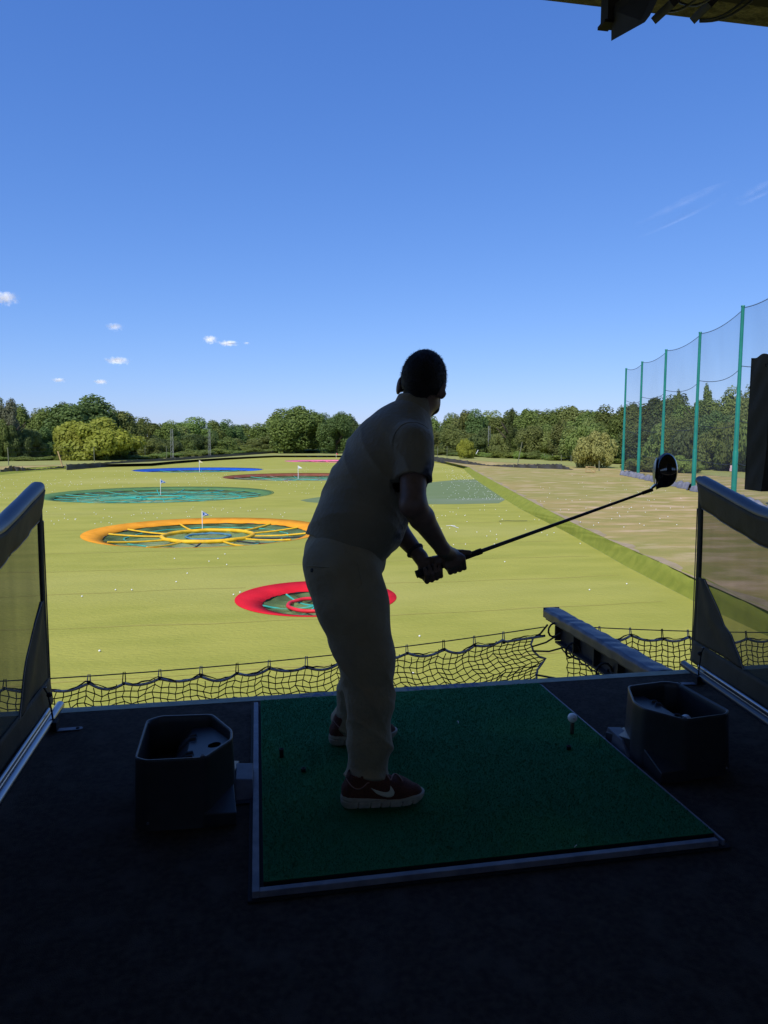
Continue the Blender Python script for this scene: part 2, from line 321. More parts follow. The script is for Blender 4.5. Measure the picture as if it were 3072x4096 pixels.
for ti, (cx, cy, R, bf, dr, cn) in enumerate(tg):
    e = empty('target_green', (cx, cy, FZ), label=TGL[cn], cat='target', group='net target greens on the range')
    ri = R*(1-bf); rr = random.Random(ti)
    N = 96; b = MB(); V = []
    jag = [.012*R*rr.uniform(-1, 1)*(.6 if cn != 'red' else 1) for _ in range(N)]
    for (rad, z) in ((R, .012), (R*(1-bf*.5), -dr*.45), (ri, -dr)):
        for k in range(N):
            q = 2*math.pi*k/N; ra = rad+(jag[k]*.6 if rad == ri else 0); V.append((ra*math.cos(q), ra*math.sin(q), z+(jag[k]*.3 if rad == ri else 0)))
    b.add(V, [(i*N+k, (i+1)*N+k, (i+1)*N+(k+1) % N, i*N+(k+1) % N) for i in range(2) for k in range(N)], True)
    b.build('rim', RIM[cn], e, solid=.012)
    b = MB(); b.lathe([(ri*1.0, -dr+.0), (ri*1.02, -dr-.08), (ri*1.02, -1.0)], n=N); b.build('pit_wall', M_wall, e)
    b = MB(); b.lathe([(.001, -.66), (ri*.5, -.68), (ri*1.02, -.72)], n=48); b.build('pit_floor', M_pit, e)
    ns = 14
    def netf(u, v):
        q = 2*math.pi*u; r_ = ri*(1-v)*1.01; sag = .14*math.sin(math.pi*v)*(abs(math.cos(q*ns/2)))
        return (r_*math.cos(q), r_*math.sin(q), -dr-.04-.10*v-sag+.02*math.sin(q*9+v*8)*(1-v))
    b = MB(); b.grid(netf, 112, 10); b.build('netting', M_net, e)
    b = MB(); zc = -dr-.10
    def spoke(q, r0, r1, z0, z1, rad, mb):
        mb.tube([(r*math.cos(q), r*math.sin(q), z0+(z1-z0)*t-.10*math.sin(math.pi*t)*(.4 if cn == 'orange' else 1)) for t, r in ((i/6, r0+(r1-r0)*i/6) for i in range(7))], rad, 6)
    tk = {'red': .035, 'orange': .05, 'green': .038, 'blue': .055, 'brown': .045, 'pink': .09, 'black': .05}[cn]
    if cn == 'orange':
        for k, q in enumerate([RAD(a) for a in (172, 150, 112, 50, 22, -8, -36, -68, -118, -152)]):
            s_ = MB(); spoke(q, ri, ri*.46, -dr+.03, zc, tk, s_); s_.build('spoke', M_yel, e)
        for q in (RAD(170), RAD(150), RAD(205), RAD(-20), RAD(-95), RAD(-50)):
            s_ = MB(); spoke(q, ri, ri*.46, -dr, zc-.03, .04, s_); s_.build('strap', M_blk, e)
        MB().tube(ring_pts(0, 0, ri*.45, zc+.03, 60, .012), .10, 8).build('ring', M_yel, e)
        MB().tube(ring_pts(0, 0, ri*.22, zc, 40, .02), .05, 8).build('ring', M_ltblue, e)
        MB().tube(ring_pts(0, 0, ri*.8, -dr-.12, 60, .02), .03, 6).build('rope', M_teal, e)
    elif cn == 'red':
        for k in range(6):
            s_ = MB(); spoke(2*math.pi*k/6+.03, ri, .05, -dr-.02, zc, .03, s_); s_.build('spoke', M_teal, e)
        MB().tube(ring_pts(0, 0, ri*.53, zc+.04, 50, .01), .055, 8).build('ring', M_redpad, e)
    else:
        mm = dict(green=M_teal, blue=M_blupad, brown=M_grypad, pink=M_pinkpad, black=M_teal)[cn]; m2 = M_teal if cn in ('green', 'blue', 'brown') else mm
        K = dict(green=22, blue=16, brown=16, pink=12, black=12)[cn]
        for k in range(K):
            q = 2*math.pi*(k+.3*rr.random())/K; s_ = MB(); spoke(q, ri, ri*.25, -dr+.10*rr.random(), zc, tk*rr.uniform(.6, 1), s_)
            s_.build('spoke', mm if k % 2 else m2, e)
        for f_, m_ in ((.26, mm), (.20, m2), (.62, m2)):
            MB().tube(ring_pts(0, 0, ri*f_, zc+rr.uniform(-.03, .03), 56, .03, f_*9), tk*(1.2 if f_ < .5 else .6), 6).build('ring', m_, e)
        if cn == 'green':
            MB().tube(ring_pts(0, 0, ri*.80, zc-.02, 56, .02, 3), .04, 6).build('ring', M_teal, e)
# ------------------------------------------------------------------ flags standing in the targets
M_fblue = mat('blue flag cloth', (.03, .13, .42), rough=.8); M_fwhite = mat('white flag cloth', (.82, .82, .80), rough=.8); M_fred = mat('red flag cloth', (.7, .05, .08), rough=.8); M_fyel = mat('cream flag cloth', (.75, .62, .35), rough=.8)
def flag(i, bx, by, ty, m1, m2, label):
    c = tg[i]; p = G(bx, by, FZ-.35); H = (by-ty)*depth(p)/FPX; p = Vector((p.x, p.y, FZ-.42))
    e = empty('flag', p, label=label, cat='flag', group='flags standing in the net targets'); L = H*.30
    MB().tube([(0, 0, 0), (0, 0, H)], .02 if i < 3 else .035, 6).build('pole', M_wht, e)
    def f(u, v): return (.02+L*u, .06*math.sin(u*5)*L, H-.02-L*.42*(1-(1-v)*.0)+L*.42*(1-2*v)*(1-u)-L*.42*u*.5)
    b = MB(); b.grid(f, 8, 4); b.build('cloth', m1, e, solid=.006)
    if m2:
        for (a0, a1) in (((0, 0), (.62, .5)), ((0, 1), (.62, .5)), ((0, 0), (0, 1))):
            pts = [Vector(f(lerp(a0[0], a1[0], t/5), lerp(a0[1], a1[1], t/5))) for t in range(6)]
            b = MB(); b.tube(pts, L*.06, 4, flat=.6); b.build('saltire_stripe', m2, e)
flag(1, 810, 2125, 2037, M_fblue, M_fwhite, 'blue flag with a white saltire in the orange rimmed target')
flag(2, 643, 1982, 1913, M_fblue, M_fwhite, 'blue and white flag in the dark green rimmed target')
flag(3, 798, 1886, 1839, M_fyel, None, 'cream flag on a pole in the blue rimmed target')
flag(4, 1193, 1913, 1860, M_fwhite, None, 'white flag on a leaning pole in the brown rimmed target')
flag(5, 1345, 1838, 1811, M_fred, None, 'red flag beside the golfer back in the pink rimmed target')
flag(6, 1259, 1820, 1793, M_fyel, M_fwhite, 'pale flag in the farthest target before the black windbreak')

# ------------------------------------------------------------------ black windbreak fabric round the far end
M_tarp = see_through(mat('black windbreak', (.035, .036, .042), (.055, .057, .065), scale=.6, rough=.75, bump=2, bscale=1.5), .95)
M_post = mat('weathered post', (.16, .17, .11), rough=.9); M_wood = mat('pale timber', (.50, .36, .17), (.40, .28, .12), scale=4, rough=.8)
def windbreak(bot, top, z0, label, posts=()):
    e = empty('windbreak', G(*bot[0], z0), label=label, cat='windbreak'); o0 = e.location.copy(); b = MB()
    P = []
    for k in range(len(bot)-1):
        m = 14
        for j in range(m):
            t = j/m; x = lerp(bot[k][0], bot[k+1][0], t); y = lerp(bot[k][1], bot[k+1][1], t); ty = lerp(top[k], top[k+1], t)
            g = G(x, y, z0); H = (y-ty)*depth(g)/FPX; P.append((g, max(.05, H)))
    rs = random.Random(3)
    V = []
    for i, (g, H) in enumerate(P):
        sg = .06*math.sin(i*2.2)+.05*rs.random()
        for j in range(5):
            v = j/4; V.append((g.x-o0.x+.12*math.sin(i*1.1+v*3)*v, g.y-o0.y+.35*math.sin(i*.8+v*2)*(1-v)+.25*rs.random()*(1-v), g.z-o0.z+(H-sg)*v))
    b.add(V, [(i*5+j, (i+1)*5+j, (i+1)*5+j+1, i*5+j+1) for i in range(len(P)-1) for j in range(4)], True)
    b.build('fabric', M_tarp, e)
    for i in range(0, len(P), 14):
        g, H = P[i]; MB().tube([(g.x-o0.x, g.y-o0.y+.1, 0), (g.x-o0.x, g.y-o0.y+.1, H+.1)], .05, 6).build('post', M_post, e)
windbreak([(266, 1881), (400, 1870), (550, 1860.5), (700, 1852), (900, 1835), (1087, 1819), (1250, 1816), (1420, 1817.5), (1610, 1827)], [1857, 1850, 1839, 1830, 1816, 1804, 1802, 1802, 1812], FZ, 'long black fabric windbreak round the far left end of the range')
windbreak([(0, 1889), (45, 1885), (90, 1884), (140, 1881), (190, 1877), (262, 1872)], [1881, 1863, 1869, 1876, 1873, 1862], GZ, 'slumped end of black fabric heaped on the left bank')
windbreak([(1600, 1830), (1748, 1847), (1869, 1864), (1953, 1871), (2055, 1878), (2150, 1882), (2240, 1885), (2310, 1889)], [1817, 1827, 1843, 1860, 1857, 1856, 1855, 1885], GZ-.3, 'sagging black fabric windbreak beyond the dry grass on the right')

# ------------------------------------------------------------------ tall green ball-stop fence
M_gpole = mat('green painted steel', (.012, .205, .155), (.01, .17, .13), scale=1.5, rough=.35, spec=.5)
M_bnet = see_through(mat('ball-stop netting', (.10, .11, .15), rough=.9), .21, (.25, (1, 1, .6), .04))
M_cable = mat('dark cable', (.03, .035, .05), rough=.6)
M_skirt = mat('grey ground sheet', (.14, .145, .18), (.22, .22, .25), scale=2.5, rough=.8, bump=3)
pp = []
for x, y, d in ((2505, 1475, 81.6), (2569, 1448, 74.7), (2665, 1400, 65.0), (2801, 1331, 54.7), (2972, 1226, 44.2), (3210, 1075, 33.7)):
    r_ = _ray(x, y); p = Vector((0, 0, CAM_H))+r_*(d/r_.dot(CF)); pp.append(p)
e = empty('net_fence', (pp[0].x, pp[0].y, GZ), label='tall green poled ball-stop net fence along the right side', cat='fence'); o0 = e.location.copy()
for p in pp:
    q = p-o0; wr = .17
    b = MB(); b.lathe([(wr, -.3), (wr, 3.2), (wr*.98, 3.21), (wr*.86, 3.3), (wr*.82, 6.6), (wr*.8, 6.62), (wr*.68, 6.7), (wr*.62, q.z)], (q.x, q.y, 0), 12); b.add([(q.x, q.y, q.z)], [])
    b.lathe([(wr*.72, q.z-.02), (wr*.72, q.z+.06), (.01, q.z+.08)], (q.x, q.y, 0), 12); b.build('pole', M_gpole, e)
def fpos(k, t, h, sag, out=-.14):
    a, c = pp[k]-o0, pp[k+1]-o0; p = lerp(a, c, t); z = h*lerp(a.z, c.z, t) - sag*4*t*(1-t)
    nr = Vector(((c-a).y, -(c-a).x, 0)).normalized(); return Vector((p.x, p.y, z))+nr*(out-.5*math.sin(math.pi*t)*(1-abs(2*h-1)))
for k in range(len(pp)-1):
    b = MB(); b.grid(lambda u, v: fpos(k, u, v, .32*v*v if v > .3 else 0), 14, 12); b.build('netting', M_bnet, e)
    for h, sg in ((.995, .32), (.70, .4), (.42, .35), (.2, .2)):
        MB().tube([fpos(k, t/12, h, sg) for t in range(13)], .022, 4).build('cable', M_cable, e)
    b = MB(); rs = random.Random(k)
    def sk(u, v):
        p = fpos(k, u, 0, 0); a = (pp[k+1]-pp[k]).normalized(); nr = Vector((-a.y, a.x, 0))
        if nr.x > 0: nr = -nr
        pr = [(0.35, .0), (.2, .22), (-.05, .42), (-.3, .36), (-.45, .0)][int(round(v*4))]
        return p-nr*pr[0]*1.0+Vector((0, 0, .02+pr[1]*(1+.35*math.sin(u*31+k))))+nr*.15*math.sin(u*23+k*2)
    b.grid(sk, 30, 4); b.build('ground_sheet', M_skirt, e)

# small things beyond the fence: gate, posts, warning sign, masts, leaning poles
def at_ground(px, py, z=GZ): return G(px, py, z)
g0, g1 = G(2343, 1890, GZ), G(2380, 1892, GZ); g1 = Vector((g1.x, g1.y, GZ)); Lg = (g1-g0).length; rz = math.atan2(g1.y-g0.y, g1.x-g0.x)
e = empty('field_gate', g0, rz, 'small pale wooden gate with a diagonal brace in the grass', 'gate'); Hg = 24*depth(g0)/FPX
b = MB()
for s_ in ((0, Hg*.12, Lg, Hg*.12), (0, Hg*.95, Lg, Hg*.95), (0, 0, 0, Hg), (Lg, 0, Lg, Hg), (0, Hg*.9, Lg, Hg*.15)):
    b = MB(); b.tube([(s_[0], 0, s_[1]), (s_[2], 0, s_[3])], .055, 4); b.build('rail', M_wood, e)
p = G(2928, 1903, GZ); e = empty('warning_sign', p, label='pale pink warning sign on a thin post past the tall fence', cat='sign'); s = depth(p)/FPX
MB().tube([(0, 0, 0), (0, 0, 30*s)], .03, 6).build('post', M_post, e)
M_sign = mat('faded sign face', (.72, .48, .50), rough=.5); M_sr = mat('faded red print', (.55, .12, .15), rough=.5)
MB().box((0, -.03, 24*s), (25*s, .03, 12*s)).build('panel', M_sign, e); MB().box((0, -.03, 36*s), (22*s, .03, 11*s)).build('panel', M_sign, e)
b = MB()
for dx in (-7, 0, 7): b.box((dx*s, -.05, 24*s), (2.6*s, .004, 3*s)); 
b.build('symbol', M_sr, e)
# post and wire fences
def wire_fence(pts, label, H, wires=(.4, .8)):
    e = empty('wire_fence', pts[0], label=label, cat='fence'); o = pts[0]
    for p in pts: q = p-o; MB().tube([(q.x, q.y, -.05), (q.x+random.uniform(-.03, .03), q.y, H)], .07, 6).build('post', M_post, e)
    for wv in wires:
        MB().tube([(p-o)+Vector((0, 0, H*wv)) for p in pts], .012, 4).build('wire', M_cable, e)
wire_fence([G(x, y, GZ) for x, y in [(2396, 1883), (2389, 1865), (2369, 1857), (2327, 1851), (2284, 1850), (2245, 1846), (2210, 1840), (2178, 1840), (2148, 1835), (2120, 1832)]], 'low fence of dark wooden posts in front of the right-hand trees', 1.35)
wire_fence([G(x, y, GZ) for x, y in [(35, 1862), (378, 1848), (485, 1838), (581, 1835), (667, 1833)]], 'tall thin grey-green fence posts before the left-hand trees', 2.9, (.5, .75, .97))
wire_fence([G(x, y, GZ) for x, y in [(1750, 1832), (1788, 1830), (1839, 1826)]], 'short run of green mesh fence posts right of the golfer', 2.8, (.3, .6, .97))
def stick(name, px, py, tx, ty, r, m, label, cat):
    p = G(px, py, GZ); s = depth(p)/FPX; e = MB().tube([(0, 0, 0), ((tx-px)*s, 0, (py-ty)*s)], r, 6).build(name, m, None); e.location = p; tag(e, label, cat)
stick('leaning_pole', 250, 1866, 235, 1805, .11, M_wood, 'pale broken pole leaning over the left windbreak', 'pole')
stick('leaning_pole', 945, 1815, 964, 1794, .09, M_post, 'thin pole leaning right before the middle trees', 'pole')
stick('leaning_pole', 1898, 1828, 1913, 1800, .09, M_wht, 'pale leaning stake beside the yellowish bush', 'pole')
stick('leaning_pole', 2070, 1858, 2088, 1768, .07, M_post, 'tall thin leaning pole above the right windbreak', 'pole')
M_steel = mat('galvanised lattice', (.35, .37, .36), rough=.5)
def mast(px, py, ty, label):
    p = G(px, py, GZ); p = p*1.0; H = (py-ty)*depth(p)/FPX; e = empty('lattice_mast', p, label=label, cat='mast', group='lattice masts before the trees')
    for sx, sy in ((-.3, -.3), (.3, -.3), (0, .3)): MB().tube([(sx, sy, 0), (sx*.8, sy*.8, H)], .03, 4).build('leg', M_steel, e)
    b = MB(); n_ = int(H/1.2)
    for k in range(n_):
        z0, z1 = H*k/n_, H*(k+1)/n_; b.tube([(-.3, -.3, z0), (.3, -.3, z1)], .012, 4); b.tube([(.3, -.3, z0), (0, .3, z1)], .012, 4); b.tube([(0, .3, z0), (-.3, -.3, z1)], .012, 4)
    b.build('bracing', M_steel, e)
mast(690, 1838, 1716, 'taller grey lattice mast before the left-hand trees'); mast(839, 1828, 1716, 'grey lattice mast between the left trees and the tall middle oak'); mast(1954, 1826, 1705, 'grey lattice mast before the trees right of the golfer')

# ------------------------------------------------------------------ trees
def leafmat(name, c, c2, trans=.42):
    m = mat(name, c, c2, scale=.5, rough=.6, spec=.25, lo=.3, hi=.7); n = m.node_tree; b_ = n.nodes['Principled BSDF']
    oi = n.nodes.new('ShaderNodeObjectInfo'); hs = n.nodes.new('ShaderNodeHueSaturation'); src = b_.inputs['Base Color'].links[0].from_socket
    mr = n.nodes.new('ShaderNodeMapRange'); mr.inputs[3].default_value = .72; mr.inputs[4].default_value = 1.3; n.links.new(oi.outputs['Random'], mr.inputs[0]); n.links.new(mr.outputs[0], hs.inputs['Value'])
    m2 = n.nodes.new('ShaderNodeMath'); m2.operation = 'MULTIPLY_ADD'; m2.inputs[1].default_value = .035; m2.inputs[2].default_value = .482; n.links.new(oi.outputs['Random'], m2.inputs[0]); n.links.new(m2.outputs[0], hs.inputs['Hue'])
    n.links.new(src, hs.inputs['Color']); n.links.new(hs.outputs[0], b_.inputs['Base Color'])
    tr = n.nodes.new('ShaderNodeBsdfTranslucent'); n.links.new(hs.outputs[0], tr.inputs[0]); mx = n.nodes.new('ShaderNodeMixShader'); mx.inputs[0].default_value = trans
    n.links.new(b_.outputs[0], mx.inputs[1]); n.links.new(tr.outputs[0], mx.inputs[2]); n.links.new(mx.outputs[0], n.nodes['Material Output'].inputs[0]); return m
L_green = leafmat('leaves green', (.225, .285, .070), (.145, .205, .050)); L_dark = leafmat('leaves dark', (.155, .215, .062), (.098, .148, .044))
L_yel = leafmat('leaves yellow green', (.36, .38, .05), (.26, .29, .045)); L_olive = leafmat('leaves olive', (.26, .295, .085), (.185, .225, .062)); L_grey = leafmat('leaves silver', (.24, .26, .15), (.15, .17, .09))
L_br = leafmat('bramble leaves', (.26, .31, .065), (.16, .21, .045))
M_bark = mat('bark', (.10, .08, .055), (.06, .05, .035), scale=6, rough=.95, bump=3)
def crown_mesh(name, nb, nl, seed, shape='round', leaf=.045):
    r = np.random.default_rng(seed); C = []
    while len(C) < nb:
        p = r.uniform(-1, 1, 3)
        if np.linalg.norm(p) > 1: continue
        if shape == 'bush': z = .45+.45*p[2]; wd = 1.0; br = r.uniform(.24, .40)
        elif shape == 'poplar': z = .52+.46*p[2]; wd = .75*(1-abs(p[2])*.3); br = r.uniform(.22, .34)
        else: z = .46+.44*p[2]; wd = .88; br = r.uniform(.20, .38)
        C.append((p[0]*wd, p[1]*wd, z, br))
    C = np.array(C); k = r.integers(0, nb, nl); d = r.normal(size=(nl, 3)); d /= np.linalg.norm(d, axis=1)[:, None]
    sc = C[k, 3]*(.66+.42*r.random(nl)**.7); asp = np.array([1, 1, .62 if shape != 'poplar' else .5])
    P = C[k, :3]+d*sc[:, None]*asp
    keep = P[:, 2] > .02; P = P[keep]; d = d[keep]; nl = len(P)
    nn = d*np.array([1, 1, 1.2])+r.normal(size=(nl, 3))*.5+np.array([0, 0, .3]); nn /= np.linalg.norm(nn, axis=1)[:, None]
    t = np.cross(nn, r.normal(size=(nl, 3))); t /= np.linalg.norm(t, axis=1)[:, None]; bt = np.cross(nn, t)
    s = leaf*r.uniform(.6, 1.4, nl)[:, None]; t = t*s; bt = bt*s*.7
    zf = np.array([1, 1, {'bush': .95, 'poplar': .2, 'round': .42}[shape]]); t = t*zf; bt = bt*zf
    Q = np.stack([P-t, P-bt*.9+t*.1, P+t, P+bt], 1).reshape(-1, 3)
    me = np_mesh(name, Q, np.arange(4*nl).reshape(-1, 4)); me.polygons.foreach_set('use_smooth', [False]*len(me.polygons)); return me
def trunk_mesh(name, seed):
    r = random.Random(seed); b = MB(); b.tube([(0, 0, -.02), (.01, 0, .15), (.0, .02, .35), (.02, 0, .6)], [.055, .045, .035, .015], 8)
    for k in range(6):
        a = r.uniform(0, 6.3); z = r.uniform(.18, .45); b.tube([(0, 0, z), (.25*math.cos(a), .25*math.sin(a), z+.12), (.5*math.cos(a), .5*math.sin(a), z+.28)], [.025, .018, .006], 6)
    return b.mesh(name)
CW = {'broad': [crown_mesh('crown', 40, 22000, 10+i, 'round', .046) for i in range(6)], 'bush': [crown_mesh('crown', 30, 14000, 30+i, 'bush', .046) for i in range(3)], 'poplar': [crown_mesh('crown', 26, 9000, 50, 'poplar', .07)]}
TM = [trunk_mesh('trunk', 60+i) for i in range(3)]
seen_m = {}
def with_mat(me, m):   # one mesh copy per leaf material, shared by every tree of that kind
    k = (me.name, m.name)
    if k not in seen_m: c = me.copy(); c.materials.clear(); c.materials.append(m); seen_m[k] = c
    return seen_m[k]
def tree(name, px, top, hw, d, kind, m, label, cat='tree', group='trees beyond the range', zb=GZ):
    r_ = _ray(px, top); p = Vector((0, 0, CAM_H))+r_*(d/r_.dot(CF)); H = p.z-zb; W = hw*d/FPX
    e = empty(name, (p.x, p.y, zb), random.uniform(0, 6.28), label, cat, group)
    c = bpy.data.objects.new('crown', with_mat(random.choice(CW[kind]), m)); col.objects.link(c); c.parent = e; c.scale = (W/1.02, W/1.02, H/1.0)
    if kind != 'bush' or hw > 60:
        t = bpy.data.objects.new('trunk', with_mat(random.choice(TM), M_bark)); col.objects.link(t); t.parent = e; t.scale = (H*.6, H*.6, H)
    return e
mats_b = [L_green, L_dark, L_olive, L_green, L_dark]
prof_pts = [(-200, 1585), (0, 1590), (60, 1615), (150, 1632), (250, 1612), (330, 1598), (420, 1612), (500, 1655), (560, 1672), (620, 1688), (700, 1690), (800, 1672), (870, 1690), (900, 1676), (980, 1702), (1040, 1707), (1085, 1668), (1150, 1630), (1230, 1634), (1300, 1648), (1380, 1655), (1430, 1695), (1480, 1680), (1560, 1670), (1740, 1668), (1800, 1647), (1900, 1642), (2000, 1650), (2050, 1630), (2150, 1655), (2250, 1622), (2330, 1627), (2400, 1642), (2460, 1625), (2520, 1612), (2600, 1592), (2690, 1568), (2750, 1585), (2800, 1600), (2880, 1588), (2960, 1560), (3020, 1520), (3100, 1480), (3250, 1440)]
def ptop(x):
    for (a, ya), (c, yc) in zip(prof_pts, prof_pts[1:]):
        if a <= x <= c: return lerp(ya, yc, (x-a)/(c-a))
    return prof_pts[-1][1]
def pdist(x): return float(np.interp(x, [-200, 600, 1100, 1500, 2000, 2500, 3100, 3300], [158, 190, 305, 305, 205, 150, 104, 98]))
def region(x): return 'left of the golfer' if x < 1200 else ('right of the golfer' if x < 2300 else 'behind the tall green fence')
def ordn(k):
    A = 'first second third fourth fifth sixth seventh eighth ninth tenth eleventh twelfth thirteenth fourteenth fifteenth sixteenth seventeenth eighteenth nineteenth'.split()
    T = {20: 'twentieth', 30: 'thirtieth', 40: 'fortieth', 50: 'fiftieth'}; return A[k-1] if k < 20 else (T[k] if k in T else {20: 'twenty', 30: 'thirty', 40: 'forty', 50: 'fifty'}[k//10*10]+'-'+A[k % 10-1])
x = -70
rt = random.Random(11); cntb = 0
while x < 3130:   # tall back row
    hw = rt.uniform(60, 100)*(1.0 if x < 2300 else 1.25); d = pdist(x)*rt.uniform(1.0, 1.12); m = rt.choice(mats_b)
    cntb += 1; kn = '%s tall tree of the back row counting from the left edge, %s' % (ordn(cntb), {L_green: 'mid green', L_dark: 'dark green', L_olive: 'olive green'}[m])
    tree('broadleaf_tree', x, ptop(x)+rt.uniform(-4, 12), hw, d, 'broad', m, kn); x += hw*rt.uniform(.72, 1.0)
x = -60; cntf = 0
while x < 3130:   # lower front row
    hw = rt.uniform(45, 80); d = pdist(x)*rt.uniform(.88, .96); tp = lerp(ptop(x), 1830, rt.uniform(.28, .5)); m = rt.choice([L_green, L_olive, L_dark, L_olive])
    if not 190 < x < 560:
        cntf += 1; kn = '%s shorter front-row tree of the wood counting from the left, %s' % (ordn(cntf), {L_green: 'mid green', L_dark: 'dark green', L_olive: 'olive green'}[m])
        tree('broadleaf_tree', x, tp, hw, d, 'broad' if rt.random() < .6 else 'bush', m, kn)
    x += hw*rt.uniform(.7, 1.0)
tree('broadleaf_tree', 20, 1590, 62, 150, 'broad', L_grey, 'silvery green tree at the far left edge'); tree('broadleaf_tree', 335, 1594, 150, 178, 'broad', L_dark, 'large round dark oak behind the yellow-green bush')
tree('broadleaf_tree', 1185, 1626, 118, 240, 'broad', L_green, 'big domed green oak left of the golfer back')
tree('broadleaf_tree', 1345, 1648, 75, 235, 'broad', L_dark, 'dark domed tree beside the big oak near the golfer back')
tree('broadleaf_tree', 375, 1672, 165, 148, 'bush', L_yel, 'large bright yellow-green tree on the left', group=None); tree('broadleaf_tree', 290, 1700, 80, 146, 'bush', L_yel, 'left half of the yellow-green thicket', group=None)
L_soft = leafmat('leaves soft olive', (.36, .34, .11), (.28, .27, .085)); tree('broadleaf_tree', 2375, 1726, 78, 106, 'bush', L_soft, 'small round olive tree standing alone in the grass near the gate', group=None)
tree('poplar', 2709, 1552, 27, 138, 'poplar', L_green, 'shorter poplar poking above the trees behind the fence', group=None); tree('poplar', 2838, 1528, 37, 128, 'poplar', L_green, 'taller poplar poking above the trees behind the fence', group=None)
tree('conifer', 2042, 1629, 30, 185, 'poplar', L_dark, 'pointed dark conifer above the wood right of the golfer', group=None)
tree('broadleaf_tree', 1868, 1755, 35, 165, 'bush', L_yel, 'yellowish rounded bush right of the golfer', cat='bush', group=None)
# bramble thickets along the foot of the wood
x = -40; k = 0
while x < 3100:
    k += 1; hw = rt.uniform(40, 75); d = pdist(x)*.84
    base = 1770+3.79*FPX/d
    if not (2290 < x < 2460):
        tree('bramble_bush', x, base-rt.uniform(16, 34), hw, d, 'bush', rt.choice([L_br, L_br, L_green]), '%s low bramble thicket along the foot of the wood from the left' % ordn(k), 'bush', 'bramble thickets along the wood')
    x += hw*1.1
x = 2330; k2 = 0
while x < 3120:
    k2 += 1; hw = rt.uniform(75, 105); d = pdist(x)*.86; tree('broadleaf_tree', x, lerp(ptop(x), 1800, rt.uniform(.25, .6)), hw, d, 'broad' if k2 % 2 else 'bush', rt.choice([L_green, L_olive, L_dark]), '%s dense leafy tree seen through the tall net from the left' % ordn(k2)); x += hw*.75
for k3, (x, tp, hw, d) in enumerate(((2600, 1830, 90, 92), (2700, 1822, 80, 90), (2760, 1835, 50, 88), (2880, 1700, 90, 96), (2980, 1640, 80, 92), (3080, 1600, 90, 88))):
    tree('bramble_bush' if tp > 1800 else 'broadleaf_tree', x, tp, hw, d, 'bush', L_br if tp > 1800 else L_green, ['bushy shrub behind the second fence pole base', 'broad shrub directly behind the driver head', 'shrub left of the fourth green fence pole', 'bushy tree left of the nearest green fence pole', 'bushy tree right of the nearest green fence pole', 'bushy tree half hidden by the hanging black box'][k3], 'bush' if tp > 1800 else 'tree')
# long grass verge at the foot of the wood
M_lg = mat('verge grass', (.27, .29, .08), (.33, .32, .11), scale=.4, rough=.95, bump=2, spec=.1, stretch=(.3, 1, 1))
vg = [(-300, 95), (-5, 1.02)]
V1 = []
for xx in range(-200, 3300, 100):
    d = pdist(xx); r_ = _ray(xx, 1800); p = r_*(d*.66/r_.dot(CF)); q = r_*(d*1.3/r_.dot(CF)); V1.append(((p.x, p.y, GZ+.02), (q.x, q.y, GZ+.02)))
b = MB(); VV = [v for pr in V1 for v in pr]; b.add(VV, [(2*i, 2*i+2, 2*i+3, 2*i+1) for i in range(len(V1)-1)]); tag(b.build('verge_grass', M_lg), kind='structure')

# ------------------------------------------------------------------ golf balls on the range
M_ball = mat('golf ball white', (.82, .82, .80), rough=.35, spec=.5)
bm = bmesh.new(); bmesh.ops.create_icosphere(bm, subdivisions=2, radius=.0215*1.05); bme = bpy.data.meshes.new('golf_ball'); bm.to_mesh(bme); bm.free(); bme.materials.append(M_ball); bme.polygons.foreach_set('use_smooth', [True]*len(bme.polygons))
near = [(398, 2603), (527, 2359), (462, 2359), (328, 2385), (705, 2327), (749, 2293), (907, 2258), (836, 2245), (698, 2234), (872, 2234), (900, 2216), (934, 2378), (960, 2369), (2358, 2359), (2507, 2335), (2019, 2247), (2321, 2174), (2216, 2131), (2189, 2140), (2167, 2130), (2138, 2078), (2156, 2080), (2009, 2078), (1678, 2544), (1652, 2693), (1947, 2144), (1868, 2086), (1825, 2057), (1800, 2047), (1812, 2048), (1768, 2062), (1782, 2063), (1732, 2046), (1722, 2050), (1750, 2071), (1754, 2108), (1825, 2126), (1938, 2040), (1920, 2040), (1982, 2038), (1938, 2022)]
pts = [G(x, y, FZ+.025) for x, y in near]; grp = ['near']*len(pts)
def inside(p, poly):
    c = False; n_ = len(poly)
    for i in range(n_):
        a, d_ = poly[i], poly[i-1]
        if (a[1] > p.y) != (d_[1] > p.y) and p.x < (d_[0]-a[0])*(p.y-a[1])/(d_[1]-a[1])+a[0]: c = not c
    return c
zones = [(70, 0, 600, 1905, 2000, 'left'), (58, 150, 1150, 2025, 2110, 'mid'), (45, 700, 1200, 1895, 1960, 'back'), (110, 1760, 2010, 1905, 2000, 'patch'), (60, 1760, 1960, 1865, 1920, 'patchback'), (70, 2150, 2760, 1900, 2110, 'dry'), (60, 60, 900, 1880, 1940, 'backleft'), (30, 1150, 1330, 1850, 1980, 'back'), (20, 1720, 2150, 2020, 2180, 'near')]
rb = random.Random(5)
for n_, x0, x1, y0, y1, g_ in zones:
    k = 0
    while k < n_:
        x_, y_ = rb.uniform(x0, x1), rb.uniform(y0, y1)
        if g_ in ('patch', 'patchback'): x_ = lerp(x0, x1, rb.random()**.6)
        p = G(x_, y_, (GZ if g_ == 'dry' else FZ)+.025)
        if g_ != 'dry' and (not inside(p, outline) or any((p.x-a)**2+(p.y-c)**2 < (R*1.03)**2 for a, c, R, *_ in tg)): continue
        if g_ == 'dry' and inside(p, out_hi): continue
        if not any((p-q).length < .1 for q in pts[-8:]): pts.append(p); grp.append(g_); k += 1
